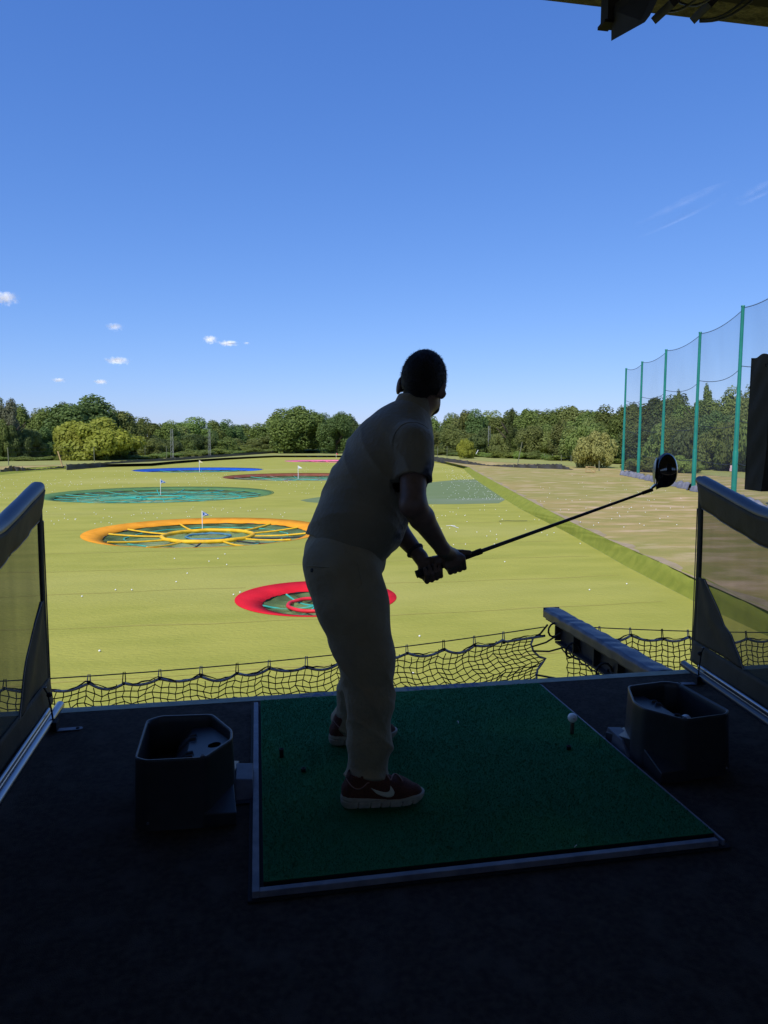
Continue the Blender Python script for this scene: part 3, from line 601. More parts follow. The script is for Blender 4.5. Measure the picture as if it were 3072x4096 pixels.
GL = dict(near='white golf ball lying alone on the near turf', left='white golf ball on the turf at the left of the range', mid='white golf ball lying between the orange and dark green targets', back='white golf ball around the blue and brown targets',
 patch='white golf ball on the dark green turf patch', patchback='white golf ball on the turf behind the dark green patch', dry='white golf ball in the dry grass right of the bank', backleft='white golf ball far back on the left turf')
order = sorted(range(len(pts)), key=lambda i: pts[i].length); rest = MB()
for n_, i in enumerate(order):
    if n_ < 296:
        o = bpy.data.objects.new('golf_ball', bme); col.objects.link(o); o.location = pts[i]; tag(o, GL[grp[i]], 'golf ball', GL[grp[i]].replace('ball', 'balls'))
    else: rest.lathe([(.001, -.027), (.02, -.018), (.027, 0), (.02, .018), (.001, .027)], pts[i], 8)
tag(rest.build('golf_balls', M_ball), 'many distant golf balls scattered over the far end of the range', 'golf balls', kind='stuff')

o = MB().tube([(-.25, 0, .02), (.0, .01, .03), (.22, -.02, .02)], .03, 5, flat=.4).tube([(0, 0, .02), (.04, -.5, .03), (.10, -1.0, .02)], .03, 5, flat=.4).build('torn_tape', M_wht); o.location = G(1804, 2104, FZ); tag(o, 'torn T-shaped white tape lying on the turf right of the golfer', 'litter')
o = MB().tube([(0, 0, .02), (.5, .05, .03), (.9, -.05, .02), (1.6, -.1, .02)], .012, 5).build('dark_cord', M_cable); o.location = G(1996, 2086, FZ); tag(o, 'thin dark cord lying on the turf beyond the club shaft', 'cord')

# ================================================================== THE BUILDING AND THE BAY
EDGE = 3.654
M_conc = mat('painted concrete', (.30, .29, .215), (.24, .235, .18), scale=14, rough=.8, bump=1, c3=(.28, .28, .24), s3=3)
M_carpet = mat('black carpet', (.085, .066, .056), (.052, .041, .036), scale=45, rough=1, bump=1, bscale=320, spec=.05, c3=(.10, .08, .07), s3=9)
M_dark = mat('dark timber', (.035, .033, .030), (.025, .024, .022), scale=5, rough=.9)
M_fascia = mat('weathered roof sheet', (.19, .17, .11), (.12, .11, .07), scale=9, rough=.9, bump=3, bscale=14, c3=(.17, .155, .10), s3=22)
tag(MB().box((0, (EDGE-.065-6)/2, -.15), (44, EDGE-.065+6, .30)).build('floor', M_carpet), kind='structure')
tag(MB().box((0, EDGE-.0325, -.148), (44, .065, .30)).build('deck_edge', M_conc), kind='structure')
# lettering on the edge strip
M_txt = mat('worn blue lettering', (.10, .13, .27), (.13, .16, .25), scale=60, rough=.8)
def text_mesh(name, txt, size, m, ext=.0):
    cu = bpy.data.curves.new('t', 'FONT'); cu.body = txt; cu.size = size; cu.extrude = ext; cu.resolution_u = 4
    o = bpy.data.objects.new('t', cu); col.objects.link(o); dg = bpy.context.evaluated_depsgraph_get(); me = bpy.data.meshes.new_from_object(o.evaluated_get(dg)); bpy.data.objects.remove(o); me.name = name; me.materials.clear(); me.materials.append(m); return me
for txt, px0, px1 in (('CAUTION', 1196, 1500), ('NO STEP', 1640, 1945)):
    a = G(px0, 2790, 0); c = G(px1, 2770, 0); me = text_mesh('lettering', txt, .075, M_txt); o = link('lettering', me, None)
    wdt = max(v.co.x for v in me.vertices); o.location = (a.x, EDGE-.060, .0035); o.scale = ((c.x-a.x)/wdt, .95, 1); tag(o, 'faint blue words %s printed on the grey deck edge' % txt, 'lettering', 'printed words along the deck edge')
# enclosing building: the hall behind the tee and the roof above it
M_inside = mat('pale interior paint', (.30, .27, .22), rough=.9)  # interior lightened to bounce fill onto the golfer
M_bounce = mat('bounce floor', (.46, .39, .29), (.40, .34, .26), scale=3, rough=.85)
tag(MB().box((0, -4.2, .002), (43.6, 3.4, .01)).build('bounce_floor', M_bounce), kind='structure')  # unseen pale floor added to bounce sun into the bay
bw = empty('range_building', (0, -6, 0), label='dark roofed driving range building around the tee bay', cat='building')
MB().box((0, 0, .92), (44, .2, 2.44)).build('rear_wall', M_inside, bw)     # unseen gap added above head height so daylight fills the bay
for k in range(12): MB().box((-19.5+3.54*k, 0, 2.65), (.16, .16, 1.30)).build('post', M_dark, bw)
for sx in (-22, 22): MB().box((sx, 4.2, 1.5), (.2, 9.6, 3.6)).build('side_wall', M_inside, bw)
rz0 = 3.21
RY = 3.0
MB().box((0, (RY+6)/2-.2+.1, rz0+.24), (44.4, RY+6+.3, .12)).build('roof', M_dark, bw)
MB().box((0, RY+6-.07, rz0+.09), (44, .14, .18)).build('fascia', M_fascia, bw)
MB().box((0, RY+6-.30, rz0+.05), (44, .10, .26)).build('roof_beam', M_dark, bw)
b = MB()
b.grid(lambda u, v: (3.2+1.9*u*1.0-1.15, RY+6-.16-.9*v, rz0+.15+.02*math.sin(u*150)), 150, 2, False); b.build('ceiling_sheet', M_fascia, bw, solid=.01)
MB().box((0, 4.5, rz0+.17), (44, 8.7, .02)).build('ceiling', M_inside, bw)
# sloping rafter end that pokes down past the eave, with its bracket and cables
def wpt(x, y, Y): p = DY(x, y, Y); return p - bw.location
t0, t1, t2, t3 = wpt(2461, 141, 2.75), wpt(2462, 15, 2.75), wpt(2700, -20, 2.45), wpt(2600, 62, 2.45)
b = MB(); th = Vector((.004, .04, 0)); P4 = [t0, t1, t2+Vector((0, 0, .12)), t3]
b.add([*P4, *[p+th for p in P4]], [(0, 1, 2, 3), (7, 6, 5, 4), (0, 4, 5, 1), (1, 5, 6, 2), (2, 6, 7, 3), (3, 7, 4, 0)]); b.build('rafter', M_dark, bw)
p = wpt(2440, 60, 2.8); MB().box(p+Vector((0, 0, .03)), (.05, .06, .14)).build('bracket', M_dark, bw); MB().box(p+Vector((-.015, 0, -.04)), (.045, .06, .012)).build('bracket', M_dark, bw)
for (x0, x1) in ((2625, 2700), (2780, 2850)):
    p, q = wpt(x0, 72, 2.6), wpt(x1, 2, 2.4); b = MB(); b.tube([p, q], .02, 4); b.build('hanger', M_dark, bw)
for k, (x0, y0_, x1, y1_) in enumerate(((2800, 80, 2990, -10), (2800, 86, 3010, 0), (2720, 10, 2860, -20), (2640, 40, 2800, -15))):
    p, q = wpt(x0, y0_, 2.55), wpt(x1, y1_, 2.35); MB().tube([lerp(p, q, t/8)+Vector((0, 0, -.022*math.sin(math.pi*t/8))) for t in range(9)], .0045, 6).build('cable', M_cable, bw)

# ------------------------------------------------------------------ hitting mat
M_mat = mat('green mat turf', (.036, .225, .085), (.020, .150, .060), scale=190, rough=1, bump=1, bscale=260, spec=.12, c3=(.055, .25, .075), s3=1.6)
M_frame = mat('worn grey frame', (.19, .19, .22), (.12, .12, .15), scale=18, rough=.6, spec=.5, bump=.5)
M_rub = mat('black rubber', (.012, .012, .014), rough=.75)
nl, nr, fr, fl = G(1008, 3612), G(2893, 3385), G(2168, 2757), G(1020, 2828)
x0, x1, y0, y1 = nl.x, nr.x, (nl.y+nr.y)/2, (fr.y+fl.y)/2
e = empty('hitting_mat', (x0, y0, 0), label='square green hitting mat in a worn grey frame under the golfer', cat='golf mat')
Wm, Dm = x1-x0, y1-y0; fw = .022
MB().box((fw/2, Dm/2, .014), (fw, Dm, .028)).build('frame_bar', M_frame, e, bevel=.002)
MB().box((Wm/2, fw/2, .0135), (Wm-2*fw-.001, fw, .027)).build('frame_bar', M_frame, e, bevel=.002)
MB().box((Wm-.005, Dm/2, .0135), (.010, Dm, .027)).build('frame_bar', M_frame, e, bevel=.002)
b = MB(); b.prism([(-.012, -.012), (Wm+.012, -.012), (Wm+.012, Dm), (-.012, Dm)], .001, .008); b.build('base_board', M_rub, e)
TM_, bx, by, bx1, by1 = .026, fw+.012, fw+.018, Wm-.014, Dm+.012
MB().box(((bx+bx1)/2, (by+by1)/2, .018), (bx1-bx, by1-by, .022)).build('pad', M_rub, e)
# fibrous turf: short blades all over so that the surface catches light like a mat
rg = np.random.default_rng(3); Nb = 60000
P = np.stack([rg.uniform(bx+.003, bx1-.003, Nb), rg.uniform(by+.003, by1-.003, Nb), np.full(Nb, .029)], 1); a = rg.uniform(0, 6.283, Nb); L = rg.uniform(.004, .009, Nb); wd = .0016
tx = np.stack([np.cos(a), np.sin(a), np.zeros(Nb)], 1)*wd; lean = np.stack([rg.normal(0, .5, Nb), rg.normal(0, .5, Nb), np.ones(Nb)], 1)*L[:, None]
Q = np.stack([P-tx, P+tx, P+lean+tx*.3, P+lean-tx*.3], 1).reshape(-1, 3); tm = np_mesh('turf', Q, np.arange(4*Nb).reshape(-1, 4)); tm.polygons.foreach_set('use_smooth', [False]*len(tm.polygons))
MB().box(((bx+bx1)/2, (by+by1)/2, .0295), (bx1-bx, by1-by, .003)).build('backing', M_mat, e)
link('turf', tm, M_mat, e)
MT = .0335
M_tee = mat('brown rubber tee', (.10, .085, .06), rough=.7); M_tee2 = mat('black rubber tee', (.014, .014, .013), rough=.7)
def tee(px, py, H, r, m, label):
    p = G(px, py, MT); o = MB().lathe([(.001, -.004), (r*1.0, -.004), (r, H*.75), (r*1.15, H), (r*.75, H), (r*.7, H-.004), (.001, H-.004)], (0, 0, 0), 16).build('rubber_tee', m); o.location = p; tag(o, label, 'tee', 'rubber tees in the mat'); return p
pt = tee(2288, 2932, .052, .0085, M_tee, 'brown rubber tee holding up the ball at the right of the mat')
tee(2275, 2996, .014, .009, M_tee2, 'stubby black tee hole just nearer than the teed ball'); tee(1126, 3026, .034, .0085, M_tee2, 'tall black rubber tee at the left of the mat'); tee(1214, 3084, .012, .009, M_tee2, 'short black tee stub at the left of the mat')
# golf ball with dimples
def ball_mesh(r):
    bm = bmesh.new(); bmesh.ops.create_icosphere(bm, subdivisions=5, radius=r); g = (1+5**.5)/2; D = []
    for i in range(250): z = 1-2*(i+.5)/250; a = 2*math.pi*i/g; q = math.sqrt(1-z*z); D.append((q*math.cos(a), q*math.sin(a), z))
    D = np.array(D)
    for v in bm.verts:
        n_ = np.array(v.co.normalized()); m_ = (D@n_).max(); ang = math.acos(min(1, m_)); dd = max(0, 1-(ang/.105)**2)
        v.co = v.co*(1-.022*dd)
    me = bpy.data.meshes.new('golf_ball'); bm.to_mesh(me); bm.free(); me.polygons.foreach_set('use_smooth', [True]*len(me.polygons)); me.materials.append(M_ball); return me
bmesh_ = ball_mesh(.02135)
o = bpy.data.objects.new('golf_ball', bmesh_); col.objects.link(o); o.location = pt+Vector((0, 0, .052+.019)); tag(o, 'white dimpled golf ball sitting on the brown tee', 'golf ball')
lm = text_mesh('print', 'D', .010, M_blk); lo_ = link('print', lm, None, o); toc = (Vector((0, 0, CAM_H))-o.location).normalized()
dv = (toc+Vector((.25, 0, -.25))).normalized(); lo_.rotation_euler = dv.to_track_quat('Z', 'Y').to_euler(); lo_.location = dv*.0216-Vector((.003, 0, .003))
# small litter on the mat
o = MB().tube([(0, 0, .003), (.003, .01, .008), (.001, .022, .004)], .0012, 5).build('broken_tee', M_wht); o.location = G(1833, 2895, MT); tag(o, 'thin curled white scrap on the green mat', 'litter')
o = MB().tube([(0, 0, .003), (.01, .006, .006)], .0012, 5).build('broken_tee', M_wht); o.location = G(2298, 3392, MT); tag(o, 'tiny white broken tee on the near right of the mat', 'litter')

# ------------------------------------------------------------------ ball trays
M_tub = mat('black moulded plastic', (.028, .028, .033), (.022, .022, .026), scale=30, rough=.42, spec=.5)
M_ramp = mat('grey rubber ramp', (.13, .13, .155), (.09, .09, .11), scale=20, rough=.55, spec=.4)
RIMZ = .25
rimL = [(-.436, 2.451), (-.446, 2.788), (-.399, 2.826), (-.193, 2.808), (-.107, 2.629), (-.106, 2.549), (-.195, 2.408), (-.396, 2.42)]
rc0 = (-.29, 2.60)
def tray(label):
    e = empty('ball_tray', (rc0[0], rc0[1], 0), label=label, cat='ball tray', group='ball trays beside the mat')
    R0 = [(x-rc0[0], y-rc0[1]) for x, y in rimL]
    n_ = len(R0)
    def scale(P, s, dx=0): return [(x*s+dx, y*s) for x, y in P]
    def rounded(P, r=.022):
        out = []
        for i in range(len(P)):
            p = Vector(P[i]); a = Vector(P[i-1]); c = Vector(P[(i+1) % len(P)])
            u = (a-p).normalized(); v = (c-p).normalized(); rr = min(r, .3*min((a-p).length, (c-p).length))
            for t in (0, .25, .5, .75, 1): out.append(tuple((p+u*rr)*(1-t)**2+p*2*t*(1-t)+(p+v*rr)*t*t))
        return out
    outer = rounded(R0); N = len(outer)
    rings = [(1.065, .0), (1.045, .02), (1.0, .225), (1.003, .243), (.995, .25), (.965, .25), (.945, .243), (.935, .22), (.90, .10)]
    b = MB(); V = []
    for s, z in rings: V += [(x*s, y*s, z) for x, y in outer]
    b.add(V, [(i*N+k, i*N+(k+1) % N, (i+1)*N+(k+1) % N, (i+1)*N+k) for i in range(len(rings)-1) for k in range(N)][:], True)
    b.add([(x*.90, y*.90, .10) for x, y in outer], [tuple(range(N))])
    b.build('tub', M_tub, e)
    # raised sloping shelf with the dispensing hole, towards the mat
    b = MB(); xs = [-.03+.20*i/20 for i in range(21)]; ys = [-.17+.36*j/36 for j in range(37)]
    poly = [(x*.925, y*.925) for x, y in outer]
    def ins(x, y):
        c = False
        for i in range(len(poly)):
            a, d_ = poly[i], poly[i-1]
            if (a[1] > y) != (d_[1] > y) and x < (d_[0]-a[0])*(y-a[1])/(d_[1]-a[1])+a[0]: c = not c
        return c
    def sh(x, y):
        z = .155+.045*min(1, max(0, (x+.03)/.05)) + .10*(x-.02)
        for yy in (-.085, -.055, .075, .105):   # ridges that steer the balls
            z += .016*math.exp(-((y-yy)/.006)**2)*(1 if -.03 < x < .045 else 0)
        return z
    n1 = 60; n2 = 100; V = {}; L = []
    for i in range(n1+1):
        for j in range(n2+1):
            x = -.03+.215*i/n1; y = -.19+.42*j/n2
            if ins(x, y) and (x-.115)**2*.9+(y+.0)**2 > .021**2: V[(i, j)] = len(L); L.append((x, y, sh(x, y)))
    F_ = [(V[(i, j)], V[(i+1, j)], V[(i+1, j+1)], V[(i, j+1)]) for (i, j) in V if (i+1, j) in V and (i, j+1) in V and (i+1, j+1) in V]
    b.add(L, F_, True); b.build('shelf', M_tub, e)
    ys_ = [p[1] for p in L if abs(p[0]+.03) < .004]; b = MB(); b.add([(-.0295, min(ys_), .10), (-.0295, max(ys_), .10), (-.0295, max(ys_), .155), (-.0295, min(ys_), .155)], [(0, 1, 2, 3)]); b.build('shelf_face', M_tub, e)
    MB().box((-.045, -.01, .135), (.05, .085, .05), taper=.85).build('chute_block', M_tub, e, bevel=.006)
    MB().lathe([(.021, .20), (.020, .13), (.001, .13)], (.115, 0, 0), 24).build('dispenser_hole', M_rub, e)
    # flanges at the foot
    b = MB()
    for A_, B_, C_ in (((.085, -.205), (.185, -.06), (.200, -.205)), ((.095, .22), (.185, .035), (.200, .205))):
        b = MB(); q = [(*A_, .052), (*B_, .082), (*C_, .045), (*A_, 0), (*B_, 0), (*C_, 0)]
        b.add(q, [(0, 2, 1), (3, 4, 5), (0, 3, 5, 2), (2, 5, 4, 1), (1, 4, 3, 0)] if A_[1] < 0 else [(0, 1, 2), (3, 5, 4), (0, 2, 5, 3), (2, 1, 4, 5), (1, 0, 3, 4)])
        b.build('foot_flange', M_tub, e, bevel=.003)
    b = MB()
    for (x, y) in ((-.13, -.19), (.16, -.155)): b.lathe([(.006, 0), (.006, .004), (.001, .005)], (0, 0, 0), 10)
    b = MB(); b.lathe([(.008, RIMZ), (.008, RIMZ+.003), (.005, RIMZ+.003), (.005, RIMZ+.001), (.001, RIMZ+.001)], (.086, -.178, 0), 14); b.build('bolt', M_ramp, e)
    for (x, y) in ((-.10, -.195), (.13, -.165)): MB().lathe([(.005, .012), (.004, .018), (.001, .02)], (x, y-.008, .02), 10).build('bolt', M_ramp, e)
    return e
tl = tray('black plastic ball tray left of the mat behind the golfer')
tr_ = tray('black plastic ball tray right of the mat with one ball in it'); tr_.location = (1.447+.29, 2.61, 0); tr_.scale = (-1, 1, 1)
tr_.location = (1.735, 2.615, 0); tr_.rotation_euler = (0, 0, RAD(3))
o = bpy.data.objects.new('golf_ball', bmesh_); col.objects.link(o); o.location = G(2744, 2878, .17); tag(o, 'white golf ball inside the right-hand ball tray', 'golf ball')
def ramp(cx, cy, s, label, ang=0):
    e = empty('feed_ramp', (cx, cy, 0), ang, label, 'ball ramp', 'feed ramps between trays and mat')
    b = MB(); b.add([(-s*.035, -.07, 0), (s*.035, -.07, 0), (s*.035, .13, 0), (-s*.035, .13, 0), (-s*.033, -.005, .062), (s*.033, -.005, .055), (s*.033, .12, .062), (-s*.033, .12, .068)],
      [(0, 3, 2, 1), (4, 5, 6, 7), (0, 1, 5, 4), (2, 3, 7, 6), (1, 2, 6, 5), (3, 0, 4, 7)] if s > 0 else [(1, 2, 3, 0), (7, 6, 5, 4), (4, 5, 1, 0), (6, 7, 3, 2), (5, 6, 2, 1), (7, 4, 0, 3)])
    b.build('block', M_ramp, e, bevel=.004); MB().box((0, .03, .004), (.09, .24, .006)).build('plate', M_rub, e)
ramp(-.068, 2.62, 1, 'small grey ramp block between the left tray and the mat frame'); ramp(1.565, 2.69, 1, 'small grey ramp block between the right tray and the mat edge')

# ------------------------------------------------------------------ bay dividers
M_vin = mat('black vinyl', (.062, .054, .038), (.048, .042, .030), scale=6, rough=.7, spec=.18, bump=.6, bscale=9)
M_vin2 = mat('black vinyl roller', (.05, .055, .075), (.04, .045, .06), scale=6, rough=.36, spec=.6)
M_dmesh = see_through(mat('woven divider mesh', (.075, .075, .045), rough=.9), .68, (5, (1, 1, .25), .05))
n = M_dmesh.node_tree   # visible weave
M_chrome = mat('steel tube', (.28, .29, .32), rough=.28, metal=1); M_bltube = mat('black tube', (.03, .033, .042), rough=.3, spec=.6)
def onplane(px, py, A, D):
    nn = Vector((D.y, -D.x, 0)); r_ = _ray(px, py); o_ = Vector((0, 0, CAM_H)); t = (A-o_).dot(nn)/r_.dot(nn); p = o_+r_*t; return ((p-A).dot(D), p.z)
def divider(A, D, label, chrome, tri, Ltot=2.6, flip=1):
    """A: foot of the front edge, D: unit direction back into the bay; everything in (along, up) coordinates"""
    e = empty('bay_divider', A, label=label, cat='divider', group='bay dividers either side of the mat')
    N_ = Vector((D.y, -D.x, 0))*flip    # faces the middle of the bay
    def W(a, z, off=0): return D*a+Vector((0, 0, z))+N_*off
    def top(a): return 1.155-.115*min(a, .6)/.56 if a < .6 else 1.032-.05*(a-.6)
    def wr(a, z): return .0035*math.sin(a*17+z*3)*(.3+z)+.0018*math.sin(a*41+z*5)
    MB().tube([W(-.035+Ltot*t/10, top(-.035+Ltot*t/10)-.035) for t in range(11)], .024, 16).build('top_rail', M_bltube, e)
    MB().tube([W(.012+Ltot*t/24, top(Ltot*t/24)-.036) for t in range(25)], [.036+.0008*math.sin(t*2.1) for t in range(25)], 18).build('roller_sleeve', M_vin2, e)
    b = MB(); b.grid(lambda u, v: W(.012+Ltot*u, top(Ltot*u)-.040-.145*v, .0365-.030*v+wr(Ltot*u, v)*v), 80, 6); b.build('vinyl_band', M_vin, e, solid=.003)
    MB().tube([W(.012+Ltot*t/60, top(Ltot*t/60)-.185, wr(Ltot*t/60, 1)+.006) for t in range(61)], .004, 5).build('hem', M_vin2, e)
    b = MB(); b.grid(lambda u, v: W(.02+Ltot*u, lerp(.10, top(Ltot*u)-.17, v), .004*math.sin(u*9)), 40, 10); b.build('mesh_panel', M_dmesh, e)
    b = MB(); b.grid(lambda u, v: W(-.018+.05*u+.012*math.sin(v*3.1)-.012*v, lerp(.10, top(0)-.10, v), .012*math.sin(u*3.14)), 4, 24); b.build('edge_strip', M_vin, e, solid=.008)
    MB().tube([W(-.004-.012*v/20, lerp(.16, top(0)-.19, v/20), .014) for v in range(21)], .003, 5).build('zip', M_vin2, e)
    T = [onplane(x, y, A, D) for x, y in tri]     # curved edge of the reinforcing corner patch
    T = [(max(.02, a), z) for a, z in T]
    def patch_(u, v):
        f = v*(len(T)-1); i = min(int(f), len(T)-2); a = lerp(T[i][0], T[i+1][0], f-i); z = lerp(T[i][1], T[i+1][1], f-i)
        aa = lerp(.015, a, u); return W(aa, z, .010+.008*math.sin(u*9+v*4)*u)
    b = MB(); b.grid(patch_, 10, 30); b.build('corner_patch', M_vin, e, solid=.003)
    MB().tube([Vector(patch_(1, v/30))+N_*.003 for v in range(31)], .0035, 5).build('hem', M_vin2, e)
    b = MB(); b.grid(lambda u, v: W(.005+Ltot*u, lerp(.075, .20, v), .014+.006*math.sin(u*17)*(1-v)+.012*(1-v)), 60, 5); b.build('lower_band', M_vin, e, solid=.003)
    mt = M_chrome if chrome else M_bltube
    MB().tube([W(-.02, .045, .050), W(Ltot, .045, .050)], .021, 18).build('bottom_rail', mt, e)
    MB().tube([W(.14, .083, .036), W(Ltot, .083, .036)], .011, 12).build('lower_rod', M_chrome, e)
    MB().box(W(.20, .03, .065), (.06, .05, .045), Matrix.Rotation(math.atan2(D.y, D.x), 3, 'Z')).build('clamp', M_rub, e, bevel=.003)
    pl = MB(); c = W(.20, .0, .13); ang = math.atan2(N_.y, N_.x)
    pts_ = [(-.07, -.017), (.05, -.017)]+[(.05+.017*math.cos(q), .017*math.sin(q)) for q in [RAD(t) for t in range(-80, 81, 20)]]+[(.05, .017), (-.07, .017)]
    Rz = Matrix.Rotation(ang, 2, 'Z'); pts_ = [tuple(Rz@Vector(p)) for p in pts_]; pl.prism([(c.x+p[0], c.y+p[1]) for p in pts_], .003, .007); fp = pl.build('floor_plate', M_frame, e)
    q = Rz@Vector((.045, 0)); MB().lathe([(.008, .007), (.008, .010), (.001, .012)], (c.x+q.x, c.y+q.y, 0), 10).build('bolt', M_rub, e)
    # bungee strap with its toggle
    MB().tube([W(.165, .20, .028), W(.17, .17, .045), W(.19, .10, .062), W(.20, .05, .07)], .004, 6).build('bungee', M_rub, e)
    MB().lathe([(.001, -.012), (.011, -.008), (.013, 0), (.011, .008), (.001, .012)], W(.165, .165, .05), 12).build('toggle', M_rub, e)
    MB().lathe([(.006, -.002), (.009, 0), (.006, .002), (.006, -.002)], W(.16, .20, .03), 12).build('eyelet', M_chrome, e)
    return e
aL = G(190, 2820, .0); aL = Vector((-1.028, 3.56, 0)); dL = (Vector((-1.004, 2.834, 0))-aL).normalized()
divider(aL, dL, 'left bay divider of dark mesh and vinyl with a shiny steel foot rail', True, [(60, 2880), (75, 2800), (88, 2710), (100, 2640), (115, 2571), (128, 2500), (152, 2410)], flip=-1)
aR = Vector((2.497, 3.60, 0)); dR = (Vector((2.385, 2.85, 0))-aR).normalized()
divider(aR, dR, 'right bay divider of dark mesh and vinyl with a black foot rail', False, [(2988, 2680), (2965, 2620), (2945, 2580), (2930, 2540), (2900, 2500), (2880, 2440), (2860, 2390), (2829, 2318)], flip=1)

# hanging screen box in its vinyl cover, right foreground
p0 = DY(2997, 1962, 2.05); p1 = DY(3011, 1424, 2.05); Hs = p1.z-p0.z
e = empty('covered_screen', (p0.x+.012, 2.05, p0.z), RAD(-9), label='tall box in a creased black vinyl cover hanging at the right edge', cat='screen')
def cover(u, v):
    return None
b = MB(); ww, dd = .62, .10
def side(u, v): x = .004*math.sin(v*9)+.006*math.sin(v*23+u*5)*math.sin(math.pi*u); return (x, -dd*(1-u)+dd*0, Hs*v+.004*math.sin(u*6)*v)
b.grid(lambda u, v: (side(u, v)[0]*.4+.012*math.sin(math.pi*v)*(1-u), dd*(u-.5)*1.0, Hs*v+.006*math.sin(u*5)*v), 8, 40)
b.grid(lambda u, v: (ww*u+.012*math.sin(math.pi*v)*(1-u), -dd/2+.003*math.sin(v*9+u*6)*math.sin(math.pi*u), Hs*v+.006*math.sin(u*9)*v), 30, 30)
b.grid(lambda u, v: (ww*(1-u), dd/2, Hs*v), 6, 30); b.grid(lambda u, v: (ww, dd*(.5-u), Hs*v), 2, 30)
b.grid(lambda u, v: (ww*u, dd*(v-.5), Hs-.003), 6, 2); b.grid(lambda u, v: (ww*u, dd*(.5-v), .002), 6, 2)
b.build('cover', M_vin, e); MB().tube([(ww*.35, 0, Hs-.01), (ww*.30, .02, Hs+.25), (ww*.30, .02, 3.3-p0.z)], .022, 10).build('hanging_arm', M_dark, e)
MB().box((.10, 0, Hs+.012), (.10, .05, .03)).build('bracket', M_dark, e)
MB().tube([(0, -dd/2, Hs-.03), (-.008, -dd/2, Hs-.033), (-.005, -dd/2, Hs-.04)], .0015, 4).build('loose_thread', M_rub, e)

# ------------------------------------------------------------------ outrigger beam with padding
M_pad = mat('blue-black padding', (.045, .052, .085), (.035, .040, .068), scale=5, rough=.42, spec=.5, bump=1, bscale=5)
M_beam = mat('black steel', (.022, .022, .026), (.035, .03, .03), scale=8, rough=.6, spec=.4)
bxl, bxr, byt = 2.285, 2.41, 5.27
e = empty('outrigger_beam', ((bxl+bxr)/2, EDGE, 0), label='padded steel outrigger beam holding out the safety net', cat='beam'); Lb = byt-EDGE; hw = (bxr-bxl)/2
b = MB()
def padf(u, v):   # u round the section, v along
    sec = [(-hw-.006, -.075), (-hw-.008, -.02), (-hw+.004, -.002), (0, .002), (hw-.004, -.002), (hw+.008, -.02), (hw+.006, -.075)]
    i = min(int(u*6+1e-6), 5); t = u*6-i; x = lerp(sec[i][0], sec[i+1][0], t); z = lerp(sec[i][1], sec[i+1][1], t)
    z += .0022*math.sin(v*61+math.sin(v*17)*2+x*18)+.002*math.sin(v*29+1); x += .0015*math.sin(v*53); return (x, .01+Lb*v, z)
b.grid(padf, 24, 160); b.build('padding', M_pad, e)
MB().box((0, Lb+.008, -.038), (hw*2+.012, .006, .078)).build('end_flap', M_pad, e)
MB().box((0, Lb/2, -.085), (.11, Lb-.02, .014)).build('top_flange', M_beam, e); MB().box((0, Lb/2-.05, -.155), (.012, Lb-.2, .125)).build('web', M_beam, e); MB().box((0, Lb/2-.05, -.225), (.11, Lb-.3, .014)).build('bottom_flange', M_beam, e)
for yy in (.12, .45, .78, 1.1, 1.42): MB().box((-.03, yy, -.155), (.05, .012, .12)).build('stiffener', M_beam, e)
M_rope = mat('grey border rope', (.42, .42, .46), (.22, .22, .26), scale=40, rough=.8, stretch=(1, .3, .3)); M_cord = mat('black cord', (.02, .02, .022), rough=.8)
for yy, zz in ((1.42, -.13), (1.10, -.2), (.62, -.2)):
    pts_ = [(-.06+.05*math.cos(t), yy+.01*t-.03, zz+.06*math.sin(t)) for t in np.linspace(0, 6.28, 12)]; MB().tube(pts_, .008, 6).build('lashing', M_cord, e)
MB().tube([(-.055, .3+1.0*t/20, -.235-.02*abs(math.sin(t*1.1))) for t in range(21)], .006, 5).build('lashing', M_cord, e)

